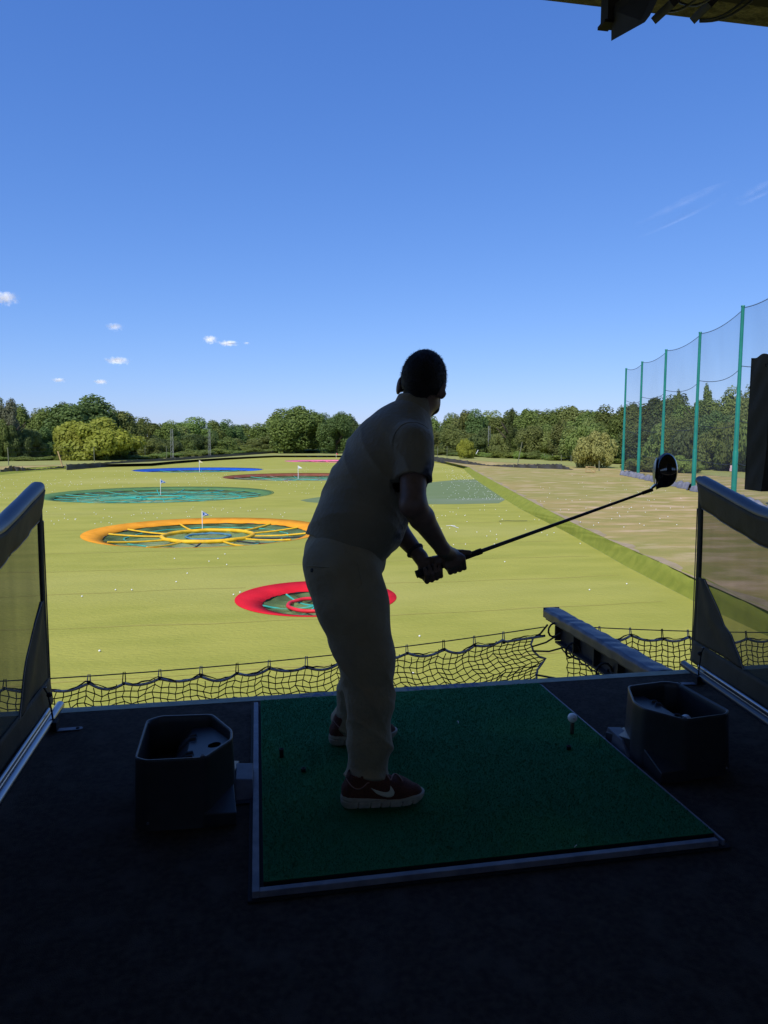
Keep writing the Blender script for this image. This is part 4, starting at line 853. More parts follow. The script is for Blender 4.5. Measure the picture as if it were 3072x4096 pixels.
# ------------------------------------------------------------------ safety net along the deck edge
def cabz(x):   # cable height between outriggers
    if x < bxl: t = (bxl-x)/3.9; return -.135-.205*(1-(1-min(t, 1)*1.0)**2) if t < 1 else -.34
    t = (x-bxr)/3.9; return -.135-.20*(1-(1-t)**2)
CY = 5.20
def net(name, X0, X1, label, right_gap):
    e = empty('safety_net', (0, EDGE, 0), label=label, cat='net', group='safety nets off the deck edge')
    off = Vector((0, EDGE, 0))
    MB().tube([Vector((x, CY, cabz(x)))-off for x in np.linspace(X0, X1, 60)], .0045, 6).build('cable', M_cable, e)
    xs = []; x = X0+.06
    while x < X1-.06: xs.append(x); x += .265+.03*math.sin(x*7)
    # border rope scallops between its clips
    drop = {i: .055+.012*math.sin(i*2.7) for i in range(len(xs))}
    def ropez(x):
        if x <= xs[0] or x >= xs[-1]: i = 0 if x <= xs[0] else len(xs)-1; return cabz(x)-drop[i]-.02
        for i in range(len(xs)-1):
            if xs[i] <= x <= xs[i+1]:
                t = (x-xs[i])/(xs[i+1]-xs[i]); return cabz(x)-lerp(drop[i], drop[i+1], t)-(.036+.012*math.sin(i*1.9))*math.sin(math.pi*t)**.9
    rp = [Vector((x, CY-.02, ropez(x))) for x in np.linspace(X0, X1, int((X1-X0)*34))]
    MB().tube([p-off for p in rp], .0105, 8).build('border_rope', M_rope, e)
    MB().tube([p-off+Vector((0, -.006*math.cos(i*1.3), .013+.008*math.sin(i*.45)+.004*math.sin(i*1.9))) for i, p in enumerate(rp)], [.0045+.0015*math.sin(i*.9) for i in range(len(rp))], 6).build('lashing_cord', M_cord, e)
    for i, x in enumerate(xs):
        z0, z1 = cabz(x)+.012, ropez(x)-.010; b = MB()
        b.tube([(x-.012, CY-EDGE-.02, z1), (x-.006, CY-EDGE, z0), (x+.006, CY-EDGE+.005, z0), (x+.010, CY-EDGE-.01, z1), (x-.012, CY-EDGE-.02, z1-.004)], .0038, 6); b.build('clip', M_rope if i % 3 else M_cord, e)
        b = MB(); b.lathe([(.001, -.014), (.012, -.008), (.013, .006), (.001, .014)], (x, CY-EDGE-.02, z1+.008), 8); b.build('knot', M_cord, e)
    # the knotted mesh: hangs from the rope, bellies, comes back under the deck lip
    cell = .0525; nx = int((X1-X0)/cell); nv = 72
    def edge_x(v):     # right-hand edge pulled in where the net is tied to the beam
        if not right_gap: return X1
        prof_ = [(0, 0), (.035, -.03), (.07, .02), (.10, .09), (.13, .02), (.17, -.01), (.25, -.06), (.35, -.10), (.5, -.12), (1, -.12)]
        for (a, ya), (c, yc) in zip(prof_, prof_[1:]):
            if a <= v <= c: return X1-.10+lerp(ya, yc, (v-a)/(c-a))
        return X1-.2
    def NP(i, j):
        v = j/nv; u = i/nx; ex = edge_x(v); x = lerp(X0, ex, u) if right_gap else lerp(X0, X1, u)
        zt = ropez(min(max(lerp(X0, X1 if not right_gap else X1-.04, u), X0+.01), X1-.01)); y = CY-.02-(CY-.02-EDGE+.0)*v**1.5
        z = lerp(zt-.004, -.34, v)-3.3*v*(1-v)*(1.0-.35*v)
        if right_gap: z += .16*max(0, 1-(1-u)*nx*cell/.8)*math.sin(math.pi*min(1, v*2.2))*1.2
        jx = .006*math.sin(i*1.7+j*2.9)+.004*math.sin(i*.6-j*1.1); jz = .006*math.sin(i*2.3+j*1.3)
        return Vector((x+jx, y-EDGE, z+jz+.004*((i+j) % 2)))
    b = MB()
    Pn = [[NP(i, j) for j in range(nv+1)] for i in range(nx+1)]
    for i in range(nx+1): b.tube(Pn[i], .0042, 4, cap=False)
    for j in range(1, nv+1): b.tube([Pn[i][j] for i in range(nx+1)], .0042, 4, cap=False)
    for i in range(nx+1):
        for j in range(1, 30): 
            p = Pn[i][j]; s = .0075; b.add([p+Vector(d)*s for d in ((1, 0, 0), (-1, 0, 0), (0, 1, 0), (0, -1, 0), (0, 0, 1), (0, 0, -1))], [(0, 2, 4), (2, 1, 4), (1, 3, 4), (3, 0, 4), (2, 0, 5), (1, 2, 5), (3, 1, 5), (0, 3, 5)])
    b.build('mesh', M_cord, e)
    if right_gap:
        ed = [Pn[nx][j]+Vector((0, -.004, 0)) for j in range(nv-8)]
        MB().tube(ed, .0085, 8).build('border_rope', M_rope, e)
        MB().tube([p+Vector((.006*math.sin(i*2), .006, .009*math.cos(i*2))) for i, p in enumerate(ed)], .005, 6).build('lashing_cord', M_cord, e)
        for a, c in ((ed[3], (bxl-.0, CY-EDGE-.25, -.12)), (ed[0], (bxl+.0, CY-EDGE, -.12)), (ed[4], (bxl+.0, CY-EDGE-.35, -.2)), (ed[12], (bxl-.0, .35, -.2))):
            MB().tube([a, lerp(Vector(a), Vector(c), .5)+Vector((0, 0, -.02)), c], .0075, 6).build('tie', M_cord, e)
    return e
net('safety_net', -4.2, bxl-.03, 'black knotted safety net slung from the cable left of the padded beam', True)
net('safety_net', bxr+.03, 6.2, 'black knotted safety net on the far side of the padded beam', False)

# ================================================================== THE GOLFER
K = 3072/1659.
def J(dx, dy, Y): return DY(dx*K, dy*K, Y)
def RP(r, p): return r*K*depth(p)/FPX
def T3(v): return (float(v[0]), float(v[1]), float(v[2]))
M_skin = mat('skin', (.17, .10, .07), (.13, .075, .05), scale=30, rough=.5, spec=.4)
M_hair = mat('dark hair', (.012, .010, .009), (.022, .018, .016), scale=120, rough=.6, bump=1, bscale=300)
M_trs = mat('olive trousers', (.31, .245, .14), (.26, .205, .118), scale=12, rough=.9, bump=.6, bscale=40, sheen=.2)
M_sole = mat('off-white midsole', (.40, .36, .28), (.30, .27, .21), scale=30, rough=.7); M_upper = mat('dark red mesh upper', (.19, .062, .036), (.13, .042, .026), scale=160, rough=.7, bump=1, bscale=500)
M_lace = mat('pinkish laces', (.34, .20, .17), rough=.8); M_swoosh = mat('cream tick', (.55, .52, .40), rough=.5)
# joints
Rsh, Rel, Rwr = J(893, 958, 2.55), J(892, 1090, 2.44), J(956, 1186, 2.56)
Lsh, Lel, Lwr = J(868, 925, 2.93), J(838, 1120, 2.90), J(908, 1203, 2.74)
# club axis: from the butt end out to the head
BUTT = J(899, 1241, 2.68)
def solve_head(L):
    best = None
    for Y in np.linspace(2.0, 2.7, 141):
        p = J(1408, 1058, float(Y)); e_ = abs((p-BUTT).length-L)
        if best is None or e_ < best[0]: best = (e_, p)
    return best[1]
HOS = solve_head(1.075); S_ = (HOS-BUTT).normalized()
Nn = (Vector((0, 0, CAM_H))-BUTT).normalized(); Nn = (Nn-S_*Nn.dot(S_)).normalized(); Un = Nn.cross(S_).normalized()
if Un.z < 0: Un = -Un
def HP(s, phi, r): return BUTT+S_*s+(Nn*math.cos(phi)+Un*math.sin(phi))*r
D2 = RAD
PR, PL = HP(.155, RAD(35), .040), HP(.055, RAD(165), .030)     # palms
def fingers(s0, start, sgn, r0=.042):
    out = []
    for k, (ln, ds) in enumerate(((1.0, 0), (1.06, .0205), (1.0, .041), (.84, .060))):
        s = s0-ds if sgn > 0 else s0+ds
        ph = [start+sgn*0, start-sgn*RAD(62), start-sgn*RAD(125), start-sgn*RAD(175)*ln]
        rr = [r0, .041*ln**.3, .030, .024]; out.append([HP(s+.002*q, ph[q], rr[q]) for q in range(4)])
    return out
FR = fingers(.190, RAD(-18), 1); FL = fingers(.030, RAD(205), -1, .040)
THR = [HP(.140, RAD(70), .050), HP(.175, RAD(80), .034), HP(.205, RAD(60), .024), HP(.232, RAD(30), .020)]
THL = [HP(.060, RAD(120), .045), HP(.090, RAD(95), .034), HP(.125, RAD(88), .026)]
# head frame: faces the field and a little to the right, tilted on the neck
HC = J(915, 822, 2.76)
hz = (Vector((.03, .10, 1))).normalized(); yaw_h = RAD(30); hf = Vector((math.sin(yaw_h), math.cos(yaw_h), -.10)); 
hz = Vector((.17, -.02, 1)).normalized()*1.0
hz = (CR*.165+CU*1.0).normalized()
hf = (hf-hz*hf.dot(hz)).normalized(); hx = hf.cross(hz).normalized()
HM = [[hx[i], hf[i], hz[i]] for i in range(3)]
def HL(x, y, z): return HC+hx*x+hf*y+hz*z
NK0, NK1 = J(893, 905, 2.74), HL(0, -.012, -.075)
def body_f(X, Y, Z):
    a = [T3(p) for p in (Rsh, Rel, Rwr, Lsh, Lel, Lwr)]
    d = ell(X, Y, Z, HC, (.081, .097, .100), HM)                                     # cranium
    d = smin(d, ell(X, Y, Z, HL(0, .035, -.055), (.060, .064, .072), HM), .03)         # face
    d = smin(d, ell(X, Y, Z, HL(0, .060, -.108), (.036, .034, .026), HM), .03)          # jaw, chin
    for sx in (-1, 1): d = smin(d, ell(X, Y, Z, HL(sx*.046, .035, -.086), (.024, .045, .028), HM), .025)
    d = smin(d, rc(X, Y, Z, T3(HL(0, .098, -.028)), T3(HL(0, .116, -.058)), .009, .014), .012)   # nose
    d = smin(d, ell(X, Y, Z, HL(0, .100, -.088), (.022, .010, .009), HM), .010)       # lips
    for sx in (-1, 1):
        d = smin(d, ell(X, Y, Z, HL(sx*.030, .088, .002), (.022, .010, .008), HM), .012)   # brow
        d = np.maximum(d, -ell(X, Y, Z, HL(sx*.030, .103, -.016), (.014, .010, .009), HM))  # eye socket
        ear = ell(X, Y, Z, HL(.085 if sx > 0 else -.097, -.004, -.032), (.011, .022, .036), [[(hx*math.cos(.5)-hf*sx*math.sin(.5))[i], (hf*math.cos(.5)+hx*sx*math.sin(.5))[i], (hz+hx*sx*.0)[i]] for i in range(3)])
        ear = np.maximum(ear, -ell(X, Y, Z, HL(.095 if sx > 0 else -.107, .010, -.030), (.008, .012, .020), HM))
        d = smin(d, ear, .006); d = smin(d, rc(X, Y, Z, T3(HL(sx*.074, .008, -.034)), T3(HL(sx*.088, .002, -.044)), .011, .010), .010)
    d = smin(d, rc(X, Y, Z, T3(NK1), T3(NK0), .060, .066), .03)                       # neck
    tor = chain(X, Y, Z, [T3(J(870, 930, 2.74)), T3(J(838, 1000, 2.73)), T3(J(785, 1110, 2.71)), T3(J(748, 1200, 2.70))], [.08, .10, .10, .10], .05)
    d = smin(d, tor, .05)
    d = smin(d, rc(X, Y, Z, a[0], T3(J(872, 932, 2.74)), .05, .05), .03); d = smin(d, rc(X, Y, Z, a[3], T3(J(872, 932, 2.74)), .05, .05), .03)
    for p, ra in (((Rsh, Rel, Rwr), (.052, .047, .040)), ((Lsh, Lel, Lwr), (.050, .045, .038))):
        sh_, el_, wr_ = (T3(q) for q in p); m_ = T3(lerp(p[1], p[2], .28))
        arm = smin(rc(X, Y, Z, sh_, el_, ra[0], ra[1]), smin(rc(X, Y, Z, el_, m_, ra[1]-.004, .0455), rc(X, Y, Z, m_, wr_, .0455, .028), .015), .025); d = smin(d, arm, .02)
    # hands
    for (wr_, pc, rr, th) in ((Rwr, PR, .028, THR), (Lwr, PL, .026, THL)):
        h = rc(X, Y, Z, T3(wr_), T3(pc), .028, .029)
        pk = (HP(.185, RAD(0), .040), HP(.125, RAD(-10), .042)) if wr_ is Rwr else (HP(.028, RAD(190), .036), HP(.088, RAD(195), .038))
        h = smin(h, rc(X, Y, Z, T3(pk[0]), T3(pk[1]), .019, .019), .02); h = smin(h, rc(X, Y, Z, T3(pc), T3(lerp(pk[0], pk[1], .5)), .024, .022), .02)
        if wr_ is Rwr: h = smin(h, rc(X, Y, Z, T3(HP(.15, RAD(50), .030)), T3(HP(.095, RAD(60), .028)), .024, .019), .02)
        t_ = chain(X, Y, Z, [T3(q) for q in th], [.015, .0125, .0115, .0098][:len(th)], .004); h = smin(h, t_, .008); d = smin(d, h, .012)
    for fs in (FR, FL):
        for f_ in fs:
            d = smin(d, chain(X, Y, Z, [T3(q) for q in f_], [.0105, .0100, .0092, .0080], .003), .0035)
    # legs inside the trousers
    for pts_ in (((J(748, 1205, 2.58)), J(790, 1425, 2.45), J(785, 1640, 2.44)), ((J(745, 1205, 2.84)), J(785, 1425, 2.90), J(752, 1575, 2.97))):
        d = smin(d, chain(X, Y, Z, [T3(q) for q in pts_], [.075, .05, .034], .02), .03)
    return d
gp = Vector((.40, 2.68, 0)); person = None
P, F_ = field_mesh(body_f, (-.05, 2.20, .06), (1.05, 3.16, 1.80), .0045)
me = np_mesh('body', P, F_)
person = link('person', me, M_skin); tag(person, 'man in olive polo and trousers bent over the mat, seen from behind, holding a driver', 'person')
for sx in (-1, 1):
    MB().lathe([(.001, -.011), (.008, -.0078), (.011, 0), (.008, .0078), (.001, .011)], HL(sx*.030, .092, -.016), 14).build('eye', M_wht, person)

# ---- hair and beard
hn = np.random.default_rng(2)
def wob(X, Y, Z, f, s=0): return np.sin(X*f+s)*np.sin(Y*f*1.13+1+s)*np.sin(Z*f*.94+2+s)
def loc(X, Y, Z):
    x, y, z = X-HC[0], Y-HC[1], Z-HC[2]; return tuple(HM[0][i]*x+HM[1][i]*y+HM[2][i]*z for i in range(3))
def hair_f(X, Y, Z):
    lx, ly, lz = loc(X, Y, Z)
    d = ell(X, Y, Z, HL(0, -.004, .009), (.0885, .104, .112), HM)-.0004*wob(X, Y, Z, 420)-.0003*wob(X, Y, Z, 800, 2)-.0010*wob(X, Y, Z, 110, 4)
    nape = smin(rc(X, Y, Z, T3(HL(0, -.055, -.04)), T3(HL(0, -.045, -.092)), .045, .040), d, .02)
    d = np.minimum(d, nape)
    d = np.maximum(d, -(lz+.100-.0*ly)); d = np.maximum(d, (ly-.055)-(lz)*.55-.006)       # hairline at neck and face
    d = np.maximum(d, -(lz+.050+np.maximum(0, -(ly+.01))*1.6))                             # round the ears
    return d
P, F_ = field_mesh(hair_f, tuple(HC-Vector((.14,)*3)), tuple(HC+Vector((.14,)*3)), .0028); 
cen = P[F_].mean(1); nrm = np.cross(P[F_[:, 1]]-P[F_[:, 0]], P[F_[:, 2]]-P[F_[:, 0]]); nrm /= np.linalg.norm(nrm, axis=1)[:, None]+1e-9
if ((cen-P.mean(0))*nrm).sum() < 0: nrm = -nrm
k_ = rng.choice(len(cen), 9000); cc_, nn_ = cen[k_], nrm[k_]; ok_ = ((cc_-P.mean(0))*nn_).sum(1) > .03; cc_, nn_ = cc_[ok_], nn_[ok_]; m_ = len(cc_)
tt = np.cross(nn_, rng.normal(size=(m_, 3))); tt /= np.linalg.norm(tt, axis=1)[:, None]; dr_ = nn_*.75+rng.normal(size=(m_, 3))*.38+np.array([0, 0, -.25]); L_ = rng.uniform(.003, .0075, m_)[:, None]
Q_ = np.stack([cc_-tt*.0007, cc_+tt*.0007, cc_+dr_*L_+tt*.0002, cc_+dr_*L_-tt*.0002], 1).reshape(-1, 3)
link('hair', np_mesh('hair', np.concatenate([P, Q_]), np.concatenate([F_, len(P)+np.arange(4*m_).reshape(-1, 4)])), M_hair, person)
def beard_f(X, Y, Z):
    lx, ly, lz = loc(X, Y, Z)
    d = ell(X, Y, Z, HL(0, .058, -.110), (.045, .045, .038), HM)
    for sx in (-1, 1): d = smin(d, rc(X, Y, Z, T3(HL(sx*.056, .020, -.05)), T3(HL(sx*.046, .045, -.098)), .019, .025), .02)
    d = d-.0012*wob(X, Y, Z, 500)
    d = np.maximum(d, -(body_mouth(X, Y, Z))); return d
def body_mouth(X, Y, Z): return ell(X, Y, Z, HL(0, .108, -.080), (.024, .020, .014), HM)
P, F_ = field_mesh(beard_f, tuple(HL(0, .03, -.08)-Vector((.13,)*3)), tuple(HL(0, .03, -.08)+Vector((.13,)*3)), .003); link('beard', np_mesh('beard', P, F_), M_hair, person)

# ---- polo shirt
AX = (J(886, 893, 2.74)-J(744, 1195, 2.70)).normalized()
M_shirt = mat('olive polo', (.215, .175, .108), (.18, .147, .09), scale=9, rough=.75, bump=.5, bscale=60, sheen=.15)
TP = [(741, 1190, 2.70, 89), (772, 1125, 2.71, 90), (803, 1060, 2.72, 93), (842, 990, 2.735, 93), (862, 945, 2.74, 74), (884, 903, 2.74, 42)]
tp = [J(*q[:3]) for q in TP]; tr = [RP(q[3], p)*.985 for q, p in zip(TP, tp)]
lowc = J(744, 1195, 2.70)
def shirt_f(X, Y, Z):
    SY = 1/1.22
    d = chain(X, Y, Z, [T3(p) for p in tp], tr, .04, sy=SY, y0=2.72)
    belly = J(800, 1125, 2.68); d = smin(d, ell(X, Y, Z, T3(belly), (.13, .155, .14)), .05)
    for sh_, el_ in ((Rsh, Rel), (Lsh, Lel)):
        s1 = lerp(sh_, el_, .62); d = smin(d, rc(X, Y, Z, T3(J(868, 940, 2.74)), T3(sh_), .075, .070), .05)
        d = smin(d, rc(X, Y, Z, T3(sh_), T3(s1), .068, .068), .035)
    # folds: pulled from the armpit and across the back, gathered at the waist
    u = (X-lowc[0])*AX[0]+(Y-lowc[1])*AX[1]+(Z-lowc[2])*AX[2]
    def rdg(w): return (1-np.abs(np.sin(w)))**2-.27
    f = -.0065*rdg(u*17+Y*9-X*3+1.0)*np.exp(-((u-.15)/.13)**2)-.0075*rdg(u*24-Y*16+X*9)*np.exp(-((u-.36)/.10)**2)-.0035*rdg(u*30+Y*14+X*22+.5)*np.exp(-((u-.02)/.06)**2)-.0030*rdg(u*52+Y*30+X*8)*np.exp(-((u-.24)/.10)**2)*np.exp(-((Y-2.52)/.12)**2)+.0022*np.sin(X*34+Y*27+u*12)
    return d+f
def shirt_clip(X, Y, Z):
    d = shirt_f(X, Y, Z)
    shell = np.maximum(d, -(d+.014))
    # hem plane, sloping with the body
    hA = J(652, 1150, 2.66); hB = J(825, 1224, 2.66); hv = (hB-hA).normalized(); nn = Vector((hv.z*-1, 0, hv.x)).normalized()
    if nn.z < 0: nn = -nn
    pl = -((X-hA[0])*nn[0]+(Z-hA[2])*nn[2]-.006*np.sin(Y*30+X*22))
    shell = np.maximum(shell, pl)
    for sh_, el_, k in ((Rsh, Rel, .60), (Lsh, Lel, .60)):    # sleeve openings
        ax = (el_-sh_).normalized(); q = lerp(sh_, el_, k); t = (X-q[0])*ax[0]+(Y-q[1])*ax[1]+(Z-q[2])*ax[2]
        rr = np.sqrt((X-q[0]-t*ax[0])**2+(Y-q[1]-t*ax[1])**2+(Z-q[2]-t*ax[2])**2)
        cut = np.minimum(t, .084-rr); cut = np.where(t > .10, -1, cut); shell = np.maximum(shell, cut)
    # neck opening
    nk = rc(X, Y, Z, T3(NK0), T3(NK1), .062, .062); up = (X-tp[5][0])*AX[0]+(Y-tp[5][1])*AX[1]+(Z-tp[5][2])*AX[2]
    shell = np.maximum(shell, -np.where(up > .0, nk, 1)); return shell
P, F_ = field_mesh(shirt_clip, (.0, 2.28, .84), (.95, 3.14, 1.62), .0052)
sm_ = np_mesh('shirt', P, F_)
front = AX.cross(Vector((0, 1, 0))); front = front if front.x > 0 else -front
ctr = np.array(T3(J(842, 990, 2.735))); pv = P-ctr; fr_ = pv@np.array([front.x, front.y, front.z])-.10*0+(-(P[:, 1]-2.72))*.35
uu = (P-np.array(T3(lowc)))@np.array([AX.x, AX.y, AX.z])
msk = np.clip((fr_-.165)/.015, 0, 1)*np.clip((uu-.10)/.04, 0, 1)
at = sm_.attributes.new('front_panel', 'FLOAT', 'POINT'); at.data.foreach_set('value', msk.astype(np.float32))
n = M_shirt.node_tree; pb = n.nodes['Principled BSDF']; src = pb.inputs['Base Color'].links[0].from_socket
an = n.nodes.new('ShaderNodeAttribute'); an.attribute_name = 'front_panel'; tc = n.nodes.new('ShaderNodeTexCoord')
def stripes(rot, sc):
    mp = n.nodes.new('ShaderNodeMapping'); mp.inputs['Rotation'].default_value = rot; n.links.new(tc.outputs['Object'], mp.inputs[0])
    wv = n.nodes.new('ShaderNodeTexWave'); wv.inputs['Scale'].default_value = sc; wv.inputs['Distortion'].default_value = .6; n.links.new(mp.outputs[0], wv.inputs[0]); return wv.outputs['Fac']
ad = n.nodes.new('ShaderNodeMath'); ad.operation = 'MULTIPLY'; n.links.new(stripes((0, .55, .4), 14), ad.inputs[0]); n.links.new(stripes((0, -.9, .4), 14), ad.inputs[1])
pm = n.nodes.new('ShaderNodeMix'); pm.data_type = 'RGBA'; n.links.new(ad.outputs[0], pm.inputs[0]); pm.inputs[6].default_value = (.018, .018, .026, 1); pm.inputs[7].default_value = (.11, .105, .12, 1)
mx = n.nodes.new('ShaderNodeMix'); mx.data_type = 'RGBA'; n.links.new(an.outputs['Fac'], mx.inputs[0]); n.links.new(src, mx.inputs[6]); n.links.new(pm.outputs[2], mx.inputs[7]); n.links.new(mx.outputs[2], pb.inputs['Base Color'])
shirt = link('shirt', sm_, M_shirt, person)
# collar: a band standing round the neck and folded over
nd = (NK1-NK0).normalized(); na = nd.orthogonal().normalized(); nb_ = nd.cross(na)
def collar(u, v):
    q = 2*math.pi*u; r_ = lerp(.070, .078, v)+.001*math.sin(q*5); c = lerp(J(888, 889, 2.74), J(893, 876, 2.745), 1-v*.9)
    back = .012*(-(na*math.cos(q)+nb_*math.sin(q)).y); return c+(na*math.cos(q)+nb_*math.sin(q))*r_+nd*(.020-.034*v+back)
b = MB(); b.grid(collar, 40, 6); b.build('collar', M_shirt, shirt, solid=.004)
# hem and shoulder seams
def seam(pts_, r=.0016):
    bv = BVHTree.FromPolygons([v.co[:] for v in sm_.vertices], [tuple(p.vertices) for p in sm_.polygons]); out = []
    for p in pts_:
        l_, nr, _, _ = bv.find_nearest(p)
        if l_: out.append(l_+nr*.0012)
    return out
sp_ = seam([lerp(J(868, 900, 2.66), J(925, 940, 2.5), t/14) for t in range(15)]); MB().tube(sp_, .0018, 5).build('seam', M_shirt, shirt)
sp_ = seam([Rsh+(Rel-Rsh).normalized()*-.03+Vector((math.cos(a)*.09, -.04, math.sin(a)*.09)) for a in np.linspace(.6, 3.6, 24)]); MB().tube(sp_, .0015, 5).build('seam', M_shirt, shirt)

# ---- trousers
LegR = [J(743, 1245, 2.58), J(762, 1310, 2.53), J(791, 1420, 2.47), J(799, 1510, 2.45), J(798, 1600, 2.45), J(794, 1668, 2.45)]
rR = [RP(q, p) for q, p in zip((83, 76, 61, 50, 46, 46), LegR)]
LegL = [J(750, 1235, 2.84), J(768, 1310, 2.87), J(787, 1420, 2.91), J(776, 1500, 2.94), J(762, 1560, 2.965), J(757, 1580, 2.97)]
rL = [RP(q, p) for q, p in zip((70, 64, 51, 45, 41, 38), LegL)]
zc_R, zc_L = LegR[-1].z, LegL[-1].z
def trs_f(X, Y, Z):
    hp = J(745, 1200, 2.70); d = rc(X, Y, Z, T3(hp), T3(J(762, 1150, 2.70)), RP(89, hp), RP(80, hp), 1/1.16, 2.70)
    d = smin(d, ell(X, Y, Z, T3(J(725, 1217, 2.60)), (.120, .10, .11)), .04); d = smin(d, ell(X, Y, Z, T3(J(728, 1212, 2.80)), (.11, .10, .11)), .04)
    a = chain(X, Y, Z, [T3(p) for p in LegR], rR, .03); b_ = chain(X, Y, Z, [T3(p) for p in LegL], rL, .03)
    def folds(P_, cx, cy, zc, s):
        ang = np.arctan2(Y-cy, X-cx); h = Z-zc
        def rdg(w): return (1-np.abs(np.sin(w)))**2-.27
        f = -.0170*rdg(h*26+.9*np.sin(ang+s)+s)*np.exp(-((h-.01)/.085)**2)-.0110*rdg(h*19+1.7*np.sin(ang+s*2)+.6)*np.exp(-((h-.16)/.10)**2)
        f += -.0140*rdg(h*22-1.9*np.sin(ang-s)+s)*np.exp(-((h-.44)/.09)**2)*(.35+.65*np.clip(-np.cos(ang), 0, 1))-.0075*rdg(h*15+2.4*np.sin(ang+1))*np.exp(-((h-.30)/.12)**2)
        return f
    a = a+folds(a, LegR[-1].x, LegR[-1].y, zc_R, .4); b_ = b_+folds(b_, LegL[-1].x, LegL[-1].y, zc_L, 2.1)
    d = smin(d, smin(a, b_, .012), .03)
    d = d+.003*np.sin(X*40+Z*30+Y*20)*np.exp(-((Z-.86)/.07)**2)
    sh_ = np.maximum(d, -(d+.010))
    nearR = (Y < 2.72); cutR = (zc_R-.050-.05*(X-LegR[-1].x))-Z; cutL = (zc_L-.036-.05*(X-LegL[-1].x))-Z
    return np.maximum(sh_, np.where(nearR, cutR, cutL))
P, F_ = field_mesh(trs_f, (.02, 2.24, .04), (.75, 3.18, 1.14), .0045)
tme = np_mesh('trousers', P, F_); trs = link('trousers', tme, M_trs, person)
tb = BVHTree.FromPolygons([v.co[:] for v in tme.vertices], [tuple(p.vertices) for p in tme.polygons])
def onto(px, py):   # nearest trouser surface along the line of a photographed seam
    d_ = _ray(px*K, py*K).normalized(); h_, nr, _, _ = tb.ray_cast(Vector((0, 0, CAM_H)), d_); return (h_, nr) if h_ else (None, None)
def seamline(pts_, name, r=.0018, m=M_trs):
    out = []
    for i in range(len(pts_)-1):
        for t in range(8):
            h_, nr = onto(lerp(pts_[i][0], pts_[i+1][0], t/8), lerp(pts_[i][1], pts_[i+1][1], t/8))
            if h_ and (not out or (h_-out[-1]).length < .05): out.append(h_+nr*.0012)
    if len(out) > 2: MB().tube(out, r, 5).build(name, m, trs)
seamline([(662, 1222), (688, 1224), (716, 1226)], 'pocket_welt', .003); seamline([(770, 1205), (777, 1240), (782, 1262), (772, 1272)], 'side_pocket', .002)
h_, nr = onto(674, 1232)
if h_: o = MB().lathe([(.001, .004), (.007, .003), (.008, 0)], (0, 0, 0), 12).build('button', M_blk, trs); o.location = h_; o.rotation_euler = nr.to_track_quat('Z', 'Y').to_euler()

